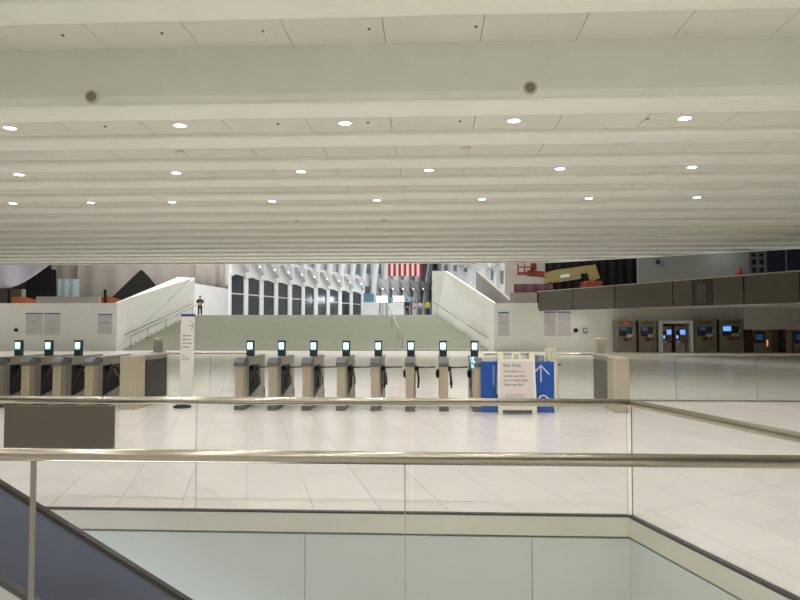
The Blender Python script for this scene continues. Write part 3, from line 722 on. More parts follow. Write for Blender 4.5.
t = tag(MB().box(kx(774.4), kx(780.6), YK + 0.3, YK + 0.5, 0, kz(329.5)).build('side_screen', 'brown_panel'), 'dull brown screen panel between grey kiosk and red brown door', 'panel')
t = tag(MB().box(kx(788.5), kx(795), YK + 0.3, YK + 0.7, 0, kz(329.5)).build('pier', 'ledge_grey'), 'plain grey pier near the right picture edge under the balcony', 'pier')
struct(MB().box(kx(743.9), 26, YK - 0.1, YW, kz(329.5), 2.72), 'wall_lintel', 'wall_white')

# posters and wall devices on the front walls
def poster(x0, x1, y0, y1, label, style, Y=YW):
    a, b = P(x0, y0, Y), P(x1, y1, Y); t = thing('poster', label, 'poster', (a.x, Y - 0.012, b.z)); o = t.location
    MB().box(a.x, b.x, Y - 0.012, Y - 0.001, b.z, a.z).build('sheet', 'poster', t, o)
    MB().box(a.x, b.x, Y - 0.02, Y - 0.012, a.z - 0.07, a.z).build('header', 'head_blue', t, o)
    w, h = b.x - a.x, a.z - b.z
    if style == 'map':
        mb = MB()
        for k in range(26):
            x, z = rnd.uniform(0.1, 0.8) * w, rnd.uniform(0.08, 0.7) * h
            mb.box(a.x + x, a.x + x + rnd.uniform(0.03, 0.12), Y - 0.016, Y - 0.012, b.z + z, b.z + z + rnd.uniform(0.01, 0.05))
        tag(mb.build('map_print', 'ink', t, o), kind='stuff')
    else:
        for q, (z, l) in enumerate(((0.8, 0.25), (0.55, 0.8), (0.5, 0.7))):
            x = a.x + (0.08 if q or style == 'l' else 0.7) * w
            MB().box(x, x + l * w * (1 if q else 1), Y - 0.016, Y - 0.012, b.z + z * h, b.z + z * h + 0.035).build('text_line', 'ink', t, o)
poster(26, 42.5, 313, 335, 'blue headed map poster, leftmost on the left wall', 'map')
poster(44.3, 60, 313, 335, 'blue headed map poster, second on the left wall', 'map')
poster(98, 112, 314, 334, 'blue headed notice on the left wall near the stairs', 'r')
poster(498, 509, 312, 336, 'blue headed notice on the right wall near the stairs', 'l')
poster(544, 556, 311.5, 336, 'blue headed map poster under the parapet, left of the pair', 'map')
poster(557.2, 571, 311.5, 336, 'blue headed map poster under the parapet, right of the pair', 'map')
def device(px, py, r, label, name, m, round_=True):
    c = P(px, py, YW); t = thing(name, label, 'wall device', (c.x, YW, c.z))
    if round_:
        MB().tube([(0, 0, 0), (0, -0.12, 0)], r, 14).build('housing', m, t); MB().tube([(0, -0.12, 0), (0, -0.15, -0.0)], [r * 0.7, r * 0.3], 14).build('lens', 'black', t)
    else:
        MB().box(-r, r, -0.08, 0, -r * 1.3, r * 1.3, 0.01).build('housing', m, t); MB().box(-r * 0.6, r * 0.6, -0.09, -0.08, -r * 0.8, r * 0.9).build('cover', 'wall_white', t)
device(16.5, 330, 0.11, 'small dark round device on the left wall', 'wall_speaker', 'dark_plastic')
device(575.5, 330.3, 0.14, 'dark round device on the right wall beside the posters', 'wall_speaker', 'dark_plastic')
device(585, 330.3, 0.12, 'small pale square box on the right wall', 'alarm_box', 'grey_cap', False)

# ------------------------------------------------------------------ ceiling fittings
def downlight():
    t = thing('ceiling_light', '', 'ceiling light')
    MB().tube([(0, 0, 0), (0, 0, -0.012)], 0.105, 24).build('lens', 'lamp_white', t)
    l = bpy.data.lights.new('bulb', 'AREA'); l.shape = 'DISK'; l.size = 0.2; l.energy = DOWNLIGHT; l.color = (1.0, 0.985, 0.95); l.spread = math.radians(150)
    lo = bpy.data.objects.new('bulb', l); C.objects.link(lo); lo.parent = t; lo.location = (0, 0, -0.016)
    mb = MB(); n = 24; r0, r1 = 0.107, 0.14
    rings = [[mb.bm.verts.new((r * math.cos(2 * math.pi * k / n), r * math.sin(2 * math.pi * k / n), z)) for k in range(n)] for r, z in ((r0, 0), (r0, -0.014), (r1, -0.008), (r1, 0))]
    for a, b in zip(rings[:-1], rings[1:]):
        for k in range(n): mb.bm.faces.new((a[k], a[(k + 1) % n], b[(k + 1) % n], b[k]))
    mb.build('trim_ring', 'lamp_ring', t); return t
dl = downlight(); first = True; ZP = ZC + 0.12
def put_light(x, y, label, group, z=None, soft=False):
    global first
    t = dl if first else copy_tree(dl); first = False
    t.location = (x, y, z or ZP)
    if soft:
        for ch in t.children:
            if ch.name.startswith('lens'): ch.data = ch.data.copy(); ch.data.materials[0] = MATS['lamp_added']
            if ch.type == 'LIGHT': ch.data = ch.data.copy(); ch.data.energy *= 0.35
    tag(t, label, 'ceiling light', group)
rows = [(11.67, 121, [10, 180, 345, 514, 685], 'nearest'), (15.37, 169, [19, 176, 301, 429, 560, 692], 'middle'), (19.07, 200, [13, 91, 172, 272, 377, 482, 589, 697], 'farthest')]
for y, py, pxs, nm in rows:
    for i, px in enumerate(pxs):
        yy = P(px, py, y); sx_ = None
        # same depth for the whole row, x from the pixel column
        r = ray(px, py); x = r.x / r.y * y
        put_light(x, y, 'lit round downlight, %s from the left in the %s row of the ceiling' % (ORD[i], nm), 'lit downlights in the ceiling')
for y in (7.975, 4.275, 0.575, -3.125, -6.825):
    for k in range(-3, 4):
        put_light(k * 3.1 - 0.8, y, 'lit round downlight out of the picture above the viewer', 'downlights outside the picture', ZN + 0.12)
for y in (11.67, 15.37, 19.07):
    for x in (-22, -18.5, -15, 15, 18.5, 22):
        if y == 11.67 or abs(x) > 15.5: put_light(x, y, 'lit round downlight out of the picture to the side', 'downlights outside the picture to the side')
for i, k in enumerate((0.12, 0.28, 0.44, 0.6, 0.76, 0.92)):  # unseen lamps added to brighten the ticket machines, hidden by the parapet
    q = BA + (BB - BA) * k + nb * 1.3
    put_light(q.x, q.y, 'added unseen lamp behind the balcony edge, %s from the left' % ORD[i], 'added lamps under the balcony', ZBS, True)
def small(name, label, px, py, y, r, m, ringm=None, z=ZP, cat='ceiling fitting', group=None):
    rr_ = ray(px, py); t = thing(name, label, cat, (rr_.x / rr_.y * y, y, z), 0, group)
    MB().tube([(0, 0, 0), (0, 0, -0.02)], r, 18).build('grille' if ringm else 'head', m, t)
    if ringm: MB().tube([(0, 0, 0), (0, 0, -0.012)], r * 1.45, 24).build('rim', ringm, t)
for px, py, lab in ((92, 97, 'round grey speaker on the ceiling bulkhead at the upper left'), (530, 88, 'round grey speaker on the ceiling bulkhead right of centre')):
    c = P(px, py, YBK - 0.02); t = thing('ceiling_speaker', lab, 'speaker', (c.x, YBK - 0.02, c.z))
    MB().tube([(0, 0, 0), (0, -0.02, 0)], 0.115, 24).build('rim', 'speaker_ring', t)
    MB().tube([(0, -0.02, 0), (0, -0.03, 0)], 0.08, 20).build('grille', 'speaker_grey', t)
for i, px in enumerate((63, 162, 263, 369, 476)):
    small('sprinkler', 'tiny sprinkler head, %s from the left in the nearest ceiling panels' % ORD[i], px, 28, 9.8, 0.022, 'speaker_grey', None, ZN + 0.12, 'sprinkler', 'sprinklers in the nearest panels')
for i, px in enumerate((105, 278, 368, 460, 648)):
    small('sprinkler', 'tiny sprinkler head, %s from the left in the row of the nearest downlights' % ORD[i], px, 122, 11.67, 0.024, 'speaker_grey', None, ZP, 'sprinkler', 'sprinklers beside the nearest downlights')
for i, (px, k) in enumerate(((296, 6), (384, 6), (368, 7))):
    small('ceiling_sensor', ['tiny dark sensor in the far ceiling, leftmost', 'tiny dark sensor in the far ceiling, rightmost', 'tiny dark sensor in the far ceiling, lowest in the picture'][i], px, 221, 11.67 + DR * k, 0.07, 'black', None, ZP, 'sensor')
small('ceiling_sensor', 'grey oval sensor plate in the ceiling near the middle', 466, 146, 13.52, 0.11, 'speaker_ring', None, ZP, 'sensor')
small('ceiling_sensor', 'grey oval sensor plate in the ceiling left of the middle', 180, 151, 13.52, 0.11, 'speaker_ring', None, ZP, 'sensor')

# ------------------------------------------------------------------ hall beyond: left arcade of dark shop fronts between white ribs
A2, B2 = (P(231, 300, 56).x, 56.0), (P(360, 300, 89).x, 89.0)
wd = Vector((B2[0] - A2[0], B2[1] - A2[1], 0)).normalized(); wn = Vector((wd.y, -wd.x, 0))   # wn points into the hall
def onA(px): p = W(px, 310, A2, B2); p.z = 0; return p
win = [(230.2, 243, 275), (247, 258.6, 278), (262.5, 273.4, 280.5), (277, 287.2, 282.6), (291, 300.8, 284.4), (304, 313.3, 286.2), (317, 325.9, 287.8), (329, 337.7, 289.2), (341, 349.3, 290.4), (352.1, 360.8, 291.6)]
arc_ = thing('arcade', 'row of dark shop windows between white ribs beyond the stairs', 'facade', (A2[0], A2[1], ZT)); o = arc_.location
def slab(parent, name, m, x0, x1, z0, z1, d0, d1, z1b=None):       # piece on the arcade plane between picture columns
    p, q = onA(x0), onA(x1); z1b = z1 if z1b is None else z1b
    pts = [Vector((p.x, p.y, z0)), Vector((q.x, q.y, z0)), Vector((q.x, q.y, z1b)), Vector((p.x, p.y, z1))]
    return MB().poly([v + wn * d0 for v in pts], wn * (d1 - d0)).build(name, m, parent, o)
for i, (x0, x1, yt) in enumerate(win):
    zt = W(x0, yt, A2, B2).z; zt2 = W(x1, yt + 2.6 if i else yt + 1.5, A2, B2).z
    w_ = slab(arc_, 'window', 'shop_dark', x0, x1, ZT, zt + 0.5, -0.06, 0.0)
    zm = 4.42
    slab(arc_, 'transom', 'oculus_grey', x0, x1, zm - 0.05, zm + 0.07, 0.0, 0.05)
    # sloping header closing the window top
    p, q = onA(x0), onA(x1)
    MB().poly([v + wn * 0.0 for v in (Vector((p.x, p.y, zt)), Vector((p.x, p.y, zt)).lerp(Vector((q.x, q.y, zt2)), 0.5) + Vector((0, 0, 0.12)), Vector((q.x, q.y, zt2)), Vector((q.x, q.y, zt + 2.2)), Vector((p.x, p.y, zt + 2.2)))], wn * 0.12).build('canopy', 'oculus_white', arc_, o)
    # eye shaped hood above each shop front with a small lamp
    m0 = p.lerp(q, 0.5)
    hz_ = zt + 0.9
    MB().poly([Vector((p.x, p.y, hz_ + 0.9)) + wn * 0.12, Vector((q.x, q.y, hz_ - 0.5)) + wn * 0.12, Vector((q.x, q.y, hz_ + 0.9)) + wn * 0.12], wn * 0.5).build('hood', 'oculus_grey', arc_, o)
    lp = m0 + wn * 0.68; lp.z = hz_ + 0.2
    MB().ball(lp, 0.07, 0.07, 0.07, 8).build('spot_lamp', 'lamp_far', arc_, o)
edges = [(228.6, 230.2)] + [(a[1], b[0]) for a, b in zip(win[:-1], win[1:])] + [(360.8, 362.6)]
extra = [371.5, 382, 392.5, 403, 413.5, 423.5, 432]
for x0, x1 in edges:
    p, q = onA(x0), onA(x1); wid = (q - p).length
    zc_ = W(x0, 276 + (x0 - 231) * 0.13, A2, B2).z
    MB().poly([p + wn * -0.06 + Vector((0, 0, ZT)), q + wn * -0.06 + Vector((0, 0, ZT)), q + wn * 0.12 + Vector((0, 0, ZT)), p + wn * 0.12 + Vector((0, 0, ZT))], (0, 0, zc_ - ZT + 0.4)).build('column', 'oculus_white', arc_, o)
def big_rib(px0, px1, zb, parent, lean=3.0, m='oculus_white'):
    p, q = onA(px0), onA(px1); mb = MB(); pr0 = None
    for k in range(7):
        a = k / 6; z = zb + (20 - zb) * a; off = wn * (0.25 + lean * a ** 1.5); sh = wd * (-1.6 * a)
        w2 = (q - p) * (1 - 0.15 * a)
        ring = [mb.bm.verts.new(v) for v in (p + off + sh + Vector((0, 0, z)), p + w2 + off + sh + Vector((0, 0, z)), p + w2 + off + sh - wn * 0.3 + Vector((0, 0, z)), p + off + sh - wn * 0.3 + Vector((0, 0, z)))]
        if pr0:
            for e in range(4): mb.bm.faces.new((pr0[e], pr0[(e + 1) % 4], ring[(e + 1) % 4], ring[e]))
        pr0 = ring
    mb.bm.faces.new(pr0); mb.build('rib', m, parent, o)
for x0, x1 in edges: big_rib(x0, x1 + 0.4, W(x0, 276 + (x0 - 231) * 0.13, A2, B2).z, arc_)
for x in extra: big_rib(x - 1.6, x + 1.6, ZT, arc_)
# infill behind the ribs, one panel between each two ribs
cuts = [228.6] + [e[0] for e in edges[1:]] + extra
for a, b in zip(cuts[:-1], cuts[1:]):
    zb = W(a, 285, A2, B2).z if a < 361 else ZT
    slab(arc_, 'infill_panel', 'oculus_grey', a, b, zb if a < 361 else ZT, 19.5, -0.3, -0.1)
for a, b in zip(cuts[:-1], cuts[1:]):
    if a < 340: continue
    zt = W(a, 262.5, A2, B2).z
    slab(arc_, 'clerestory_pane', 'slot_glass', a + 4.5, b - 0.8, zt - 1.3, zt + 3, -0.1, -0.04)
for a, b in zip(extra[:-1], extra[1:]):
    hz_ = W(a, 288, A2, B2).z; p, q = onA(a), onA(b)
    MB().poly([Vector((p.x, p.y, hz_ + 1.4)) + wn * 0.2, Vector((q.x, q.y, hz_ - 0.6)) + wn * 0.2, Vector((q.x, q.y, hz_ + 1.4)) + wn * 0.2], wn * 0.9).build('hood', 'oculus_grey', arc_, o)
    lp = p.lerp(q, 0.5) + wn * 0.9; lp.z = hz_
    MB().ball(lp, 0.09, 0.09, 0.09, 8).build('spot_lamp', 'lamp_far', arc_, o)
# lit stand at the far end of the arcade
YS = 86.0
def sb(parent, name, m, x0, x1, y0, y1, d0, d1, org):
    a, b = P(x0, y0, YS), P(x1, y1, YS); return MB().box(a.x, b.x, YS + d0, YS + d1, max(b.z, ZT), a.z).build(name, m, parent, org)
c = P(382, 314, YS); t = thing('shop_stand', 'white shop stand with glaring blue white lights beyond the stair top', 'kiosk', (c.x, YS, ZT)); o2 = t.location
sb(t, 'counter', 'oculus_white', 362.5, 378.4, 302.2, 330, 0, 1.0, o2)
sb(t, 'counter', 'oculus_white', 388.4, 403.4, 302.5, 330, 0, 1.0, o2)
sb(t, 'display', 'shop_teal', 363.4, 374, 293.8, 302.2, 0.1, 0.3, o2)
sb(t, 'light_box', 'shop_light', 377, 387.4, 296.3, 302, 0.0, 0.2, o2)
sb(t, 'light_box', 'shop_light', 393.5, 403.6, 296.3, 301.4, 0.0, 0.2, o2)
sb(t, 'light_box', 'shop_teal', 387.4, 391.5, 297.5, 303, 0.0, 0.2, o2)
sb(t, 'upper_board', 'shop_teal', 407, 412.5, 296.5, 301, 0.8, 0.9, o2)
for x in (379, 382.5): sb(t, 'post', 'steel_grey', x, x + 0.8, 302, 330, -0.1, 0.0, o2)
sb(t, 'post', 'steel_grey', 385.5, 386, 302, 330, -0.1, 0.0, o2)

# right side of the hall: white ribs with dark slots
C2, D2 = (P(517, 300, 72).x, 72.0), (P(438, 300, 125).x, 125.0)
fr_ = thing('ribbed_wall', 'white ribbed wall with dark slots on the right side of the hall', 'facade', (C2[0], C2[1], ZT)); o3 = fr_.location
cd_ = Vector((D2[0] - C2[0], D2[1] - C2[1], 0)).normalized(); cn = Vector((-cd_.y, cd_.x, 0))
if cn.x > 0: cn = -cn
def onC(px, py): return W(px, py, C2, D2)
p, q = onC(517, 300), onC(425, 300)
MB().poly([Vector((p.x, p.y, ZT)), Vector((q.x, q.y, ZT)), Vector((q.x, q.y, 20)), Vector((p.x, p.y, 20))], -cn * 0.3).build('backing', 'oculus_white', fr_, o3)
for quad in ([(491.5, 271), (494.8, 270), (494.5, 281), (491.5, 280)], [(501, 271), (505, 270.5), (503.8, 284), (501, 283)], [(510.5, 273), (514.6, 271), (513, 287), (506.5, 286)],
             [(434.5, 264), (437.5, 264), (437.5, 270.5), (434.5, 270.5)], [(444.5, 265), (447.5, 265), (447.5, 271), (444.5, 271)], [(453.5, 265), (457, 265), (456.5, 271), (453.5, 271)], [(464, 268), (467, 268), (467, 272), (464, 272)]):
    MB().poly([onC(*v) + cn * 0.02 for v in quad], cn * 0.08).build('slot_pane', 'slot_glass', fr_, o3)
for x in (441, 450.5, 460, 470, 486, 497.5, 508):
    a, b, c_, d_ = onC(x - 1.5, 300), onC(x + 1.5, 300), onC(x + 3.5, 258), onC(x + 0.5, 258)
    a.z = b.z = ZT; MB().poly([a, b, c_, d_], cn * 0.5).build('rib', 'oculus_white', fr_, o3)
for v in ([(461, 257), (466, 257), (470, 267), (464, 268)], [(480, 257), (484, 257), (470, 268), (465, 267)], [(488, 257), (493, 257), (497, 270), (490, 267)], [(508, 257), (513, 257), (500, 268), (493, 270)]):
    MB().poly([onC(*k_) + cn * 0.5 for k_ in v], cn * 0.4).build('brace', 'oculus_grey', fr_, o3)
c = onC(481, 263); t = tag(MB().ball((0, 0, 0), 0.22, 0.1, 0.22, 10).build('red_light', 'led_red'), 'small red light high on the white ribbed wall', 'light'); t.location = c + cn * 1.0
# hanging flag
YFL = 66.0
a, b = P(388, 250, YFL), P(422, 276, YFL)
t = thing('flag', 'hanging flag with vertical red and white stripes above the stairs', 'flag', ((a.x + b.x) / 2, YFL, b.z)); o4 = t.location
W13 = (b.x - a.x) / 13
for k in range(13):
    mb = MB(); x0 = a.x + W13 * k
    zt_ = b.z + (3.0 if k < 7 else 5.6)
    y_ = lambda x: YFL + 0.10 * math.sin((x - a.x) * 3.2)
    mb.poly([(x0, y_(x0), b.z), (x0 + W13, y_(x0 + W13), b.z), (x0 + W13, y_(x0 + W13), zt_), (x0, y_(x0), zt_)], (0, 0.02, 0))
    mb.build('stripe', 'flag_red' if k % 2 == 0 else 'flag_white', t, o4)
MB().box(a.x, a.x + W13 * 7, YFL - 0.05, YFL + 0.05, b.z + 3.0, b.z + 5.6).build('canton', 'flag_blue', t, o4)
MB().tube([(a.x - 0.1, YFL, b.z + 5.65), (b.x + 0.1, YFL, b.z + 5.65)], 0.05, 8).build('pole', 'steel', t, o4)
MB().tube([(o4.x, YFL, b.z + 5.65), (o4.x, YFL, 20)], 0.02, 6).build('cord', 'steel', t, o4)

# ------------------------------------------------------------------ upper left: curtains, drapes, netting
def fold_curtain(name, label, x0, x1, y0top, y1bot, Y, m, cat='curtain', amp=0.12, wl=0.9, ztop=None, zbot=ZT):
    a, b = P(x0, y0top, Y), P(x1, y1bot, Y); mb = MB(); n = max(8, int((b.x - a.x) / wl * 8)); zt_ = ztop or a.z; rows_ = []
    for (z) in (zbot, zt_):
        rows_.append([[mb.bm.verts.new((a.x + (b.x - a.x) * k / n, Y + d + amp * math.sin(k / 8 * 2 * math.pi) + amp * 0.5 * math.sin(k * 0.37), z)) for k in range(n + 1)] for d in (0, 0.04)])
    for k in range(n):
        for d in (0, 1): mb.bm.faces.new((rows_[0][d][k], rows_[0][d][k + 1], rows_[1][d][k + 1], rows_[1][d][k])).smooth = True
        for r_ in (0, 1): mb.bm.faces.new((rows_[r_][0][k], rows_[r_][0][k + 1], rows_[r_][1][k + 1], rows_[r_][1][k]))
    return tag(mb.build(name, m, None, (a.x, Y, zbot)), label, cat)
fold_curtain('curtain', 'greyish beige curtain wall hanging behind the left stair wall', 78, 207, 240, 300, 60, 'curtain', ztop=11, amp=0.08, wl=2.2)
fold_curtain('curtain', 'grey pleated curtain left of the dark shop windows', 196, 232, 240, 300, 58.6, 'curtain', ztop=11, amp=0.14, wl=1.0)
fold_curtain('curtain', 'pale curtain strip beside the teal netting', 52, 80, 240, 300, 60.4, 'curtain', ztop=11, amp=0.06, wl=1.5)
o = fold_curtain('netting', 'teal scaffold netting hanging above the posters at the left', 58, 79, 279, 300, 56, 'netting', 'netting', 0.05, 0.8)
def sheet(name, label, m, px, Y, cat, th=0.06):
    pts = [P(x, y, Y) for x, y in px]; org = pts[0].copy(); org.z = min(p_.z for p_ in pts)
    return tag(MB().poly(pts, (0, th, 0)).build(name, m, None, org), label, cat)
sheet('black_sheet', 'black sheet drawn for the dark triangular opening peaking above the left stair wall', 'black_sheet', [(111, 298), (111, 317), (160, 317), (155, 284), (148, 276), (141.5, 269.5), (138, 272)], 55, 'cloth')  # black sheet stands for the dark inside of the opening
sheet('black_sheet', 'black sheet drawn for the dark gap beside the white drape at the far left', 'black_sheet', [(14, 317.5), (56, 317.5), (56, 270), (46, 268), (40, 269), (28, 280)], 57.5, 'cloth')  # another dark gap drawn as a black sheet
# white drape swung from upper right to lower left
mb = MB(); n = 12; cols = []
for k in range(n + 1):
    a_ = k / n; px = -30 + 80 * a_; yb = 288 - 24 * max(0, (a_ - 0.5) / 0.5) ** 1.3 if a_ > 0.5 else 288 + 2 * (0.5 - a_)
    cols.append([P(px, y_, 55 + 0.35 * math.sin(a_ * 9 + j_)) for j_, y_ in enumerate((yb, yb - 6 * (1 - a_), 262 - 4, 240))])
vv = [[[mb.bm.verts.new(p_ + Vector((0, d, 0))) for p_ in c_] for c_ in cols] for d in (0, 0.08)]
for d in (0, 1):
    for k in range(n):
        for j_ in range(3): mb.bm.faces.new((vv[d][k][j_], vv[d][k + 1][j_], vv[d][k + 1][j_ + 1], vv[d][k][j_ + 1])).smooth = True
for k in range(n): mb.bm.faces.new((vv[0][k][0], vv[0][k + 1][0], vv[1][k + 1][0], vv[1][k][0]))
tag(mb.build('drape', 'drape', None, cols[0][0]), 'lilac white drape swinging across the upper left corner of the hall', 'drape')
sheet('back_screen', 'dark backdrop behind the drape at the far left', 'band_dark', [(-60, 305), (60, 305), (60, 240), (-60, 240)], 61, 'backdrop')
def barrier(px0, px1, label, post_px, Y=44.5):
    a, b = P(px0, 298, Y), P(px1, 303.5, Y); t = thing('orange_barrier', label, 'barrier', ((a.x + b.x) / 2, Y, ZT), 0, 'orange barriers on the gallery'); o_ = t.location
    zt_ = P(px0, 296.5, Y).z
    MB().poly([(a.x, Y, ZT), (b.x, Y, ZT), (b.x, Y, zt_ - 0.25), ((a.x + b.x) / 2, Y, zt_), (a.x, Y, zt_ - 0.05)], (0, 0.05, 0)).build('mesh_panel', 'orange', t, o_)
    px_ = P(post_px, 295, Y).x; MB().box(px_ - 0.09, px_ + 0.09, Y - 0.1, Y, ZT, P(post_px, 289.5, Y).z).build('post', 'black', t, o_)
barrier(11, 36, 'orange barrier with dark post at the far left of the gallery', 9.7)
barrier(98, 121, 'orange barrier with dark post beside the left stair wall', 105.5)
t = tag(MB().box(P(-20, 300, 44).x, P(8, 300, 44).x, 45.5, 46, ZT, P(0, 289, 45.5).z).build('site_box', 'brown_panel'), 'dark brown box at the left picture edge on the gallery', 'box')
# white side wall at the stair head
a, b = P(193, 283, 57.4), P(228.5, 289, 58.2)
wall = MB().poly([(a.x, a.y, ZT), (b.x, b.y, ZT), (b.x, b.y, b.z), (a.x, a.y, a.z)], (-0.2, 0.1, 0)); struct(wall, 'wall_stair_head', 'oculus_white')

# ------------------------------------------------------------------ upper right: gallery wall, dark curtain, boom lift
struct(MB().box(P(638, 270, 52).x, P(748.5, 270, 52).x, 52, 52.3, ZT, 12), 'wall_gallery', 'gallery_grey')
struct(MB().box(P(505, 270, 56).x, P(560, 270, 56).x, 56, 56.3, ZT, 12), 'wall_gallery_grey', 'curtain')
fold_curtain('curtain', 'long black curtain behind the boom lift', 545, 638, 240, 300, 53.5, 'black_sheet', ztop=12, amp=0.12, wl=0.7)
t = thing('glazed_storefront', 'dark glazed shop front above the balcony at the right picture edge', 'storefront', (P(749, 270, 49).x, 49, ZT)); o5 = t.location
a, b, c = P(749.5, 250, 49), P(765, 250, 49), P(900, 250, 49)
MB().box(b.x, c.x, 49, 49.2, ZT, 11).build('glazing', 'shop_dark', t, o5)
MB().box(a.x, b.x, 49.05, 49.2, ZT, 11).build('display_case', 'shop_dark', t, o5)
for i in range(3):
    x = a.x + (b.x - a.x) * i / 2; MB().box(x - 0.1, x + 0.1, 48.95, 49.05, ZT, 11).build('mullion', 'grey_cap', t, o5)
for y_ in (252, 258, 266, 274):
    z = P(755, y_, 49).z; MB().box(a.x, b.x, 48.97, 49.05, z - 0.09, z + 0.09).build('shelf', 'grey_cap', t, o5)
for px in (786, 810, 840):
    x = P(px, 260, 49).x; MB().box(x - 0.06, x + 0.06, 48.95, 49.0, ZT, 11).build('mullion', 'grey_cap', t, o5)
MB().box(b.x, c.x, 48.95, 49.0, P(770, 272, 49).z - 0.1, P(770, 272, 49).z).build('sill', 'grey_cap', t, o5)
cc = P(739.5, 275, 51.7); t = thing('fire_extinguisher', 'red extinguisher standing against the pale wall above the balcony', 'extinguisher', (cc.x, 51.7, ZT))
zz = P(739.5, 267.5, 51.7).z - ZT
MB().tube([(0, 0, zz - 0.9), (0, 0, zz - 0.15), (0, 0, zz - 0.08)], [0.16, 0.16, 0.06], 14).build('cylinder', 'red_can', t)
MB().tube([(0, 0, zz - 0.1), (0, 0, zz)], 0.05, 8).build('valve', 'black', t); MB().box(-0.25, 0.25, -0.12, 0.25, 0, zz - 0.9).build('stand', 'wall_white', t)
cc = P(658, 262, 51.8); t = thing('wall_camera', 'small dark camera on the grey wall above the balcony', 'camera', (cc.x, 52, cc.z))
MB().box(-0.08, 0.08, -0.2, 0, 0.05, 0.2).build('bracket', 'dark_plastic', t); MB().ball((0, -0.2, 0), 0.17, 0.17, 0.17, 12).build('dome', 'black', t)
l = bpy.data.lights.new('gallery_light', 'AREA'); l.energy = 30; l.size = 0.6; lo = bpy.data.objects.new('gallery_light', l); C.objects.link(lo); lo.location = (P(738, 262, 49.6).x, 50.3, 8.2)
fold_curtain('floor_cloth', 'purple red cloth heaped below the boom lift', 514, 553, 284, 300, 48.2, 'purple_cloth', 'cloth', 0.12, 0.8)
# boom lift
YL = 50.0
lift = thing('boom_lift', 'yellow and orange boom lift parked on the upper level', 'boom lift', (P(575, 290, YL).x, YL, ZT)); o6 = lift.location
def lp(px, py, dy=0.0): return P(px, py, YL + dy)
def beam(name, m, p, q, h, wdt, par_=None, dy=0):
    a, b = lp(*p), lp(*q); d = (b - a).normalized(); n = Vector((-d.z, 0, d.x)) * (h / 2)
    return MB().poly([v + Vector((0, dy - wdt / 2, 0)) for v in (a + n, b + n, b - n, a - n)], (0, wdt, 0)).build(name, m, par_ or lift, o6)
x0, x1 = lp(555, 290).x, lp(600, 290).x
MB().box(x0, x1, YL - 0.9, YL + 0.9, ZT + 0.45, ZT + 0.95, 0.05).build('chassis', 'lift_orange', lift, o6)
for x in (x0 + 0.5, x1 - 0.5):
    for y_ in (YL - 1.0, YL + 1.0): MB().tube([(x, y_ - 0.15, ZT + 0.42), (x, y_ + 0.15, ZT + 0.42)], 0.42, 18).build('wheel', 'black', lift, o6)
MB().box(lp(582, 290).x, lp(600, 290).x, YL - 0.8, YL + 0.8, ZT + 0.95, P(590, 281.5, YL).z, 0.08).build('turntable', 'lift_orange', lift, o6)
beam('boom', 'lift_yellow', (552, 278), (580, 274), 0.75, 0.35); beam('boom', 'lift_yellow', (556, 273.5), (592, 268.5), 0.55, 0.45, dy=0.2)
beam('boom_knuckle', 'lift_yellow', (590, 266), (595, 280), 0.7, 0.5); beam('boom_head', 'lift_yellow', (548.5, 272), (552, 282), 0.8, 0.4)
beam('decal', 'sign_white', (560, 276.8), (569, 275.4), 0.25, 0.37); beam('decal', 'dark_plastic', (558, 273.2), (568, 271.8), 0.12, 0.47, dy=0.2)
beam('jib', 'lift_orange', (527, 273), (549, 275), 0.45, 0.35); beam('hydraulic_ram', 'steel_grey', (562, 281), (578, 278), 0.12, 0.12, dy=-0.3)
for dy in (-0.45, 0.45):
    bs = MB()
    for zpx in (261.5, 267, 273): bs.tube([lp(518, zpx, dy), lp(531, zpx, dy)], 0.06, 6)
    for px in (518, 524.5, 531): bs.tube([lp(px, 274, dy), lp(px, 261.5, dy)], 0.06, 6)
    bs.build('basket_rail', 'lift_orange', lift, o6)
a, b = lp(517.5, 275), lp(532, 272.5); MB().box(a.x, b.x, YL - 0.5, YL + 0.5, a.z, b.z).build('basket_floor', 'lift_orange', lift, o6)
a, b = lp(531, 270), lp(536, 262); MB().box(a.x, b.x, YL - 0.3, YL + 0.3, a.z, b.z).build('control_box', 'kiosk_red', lift, o6)

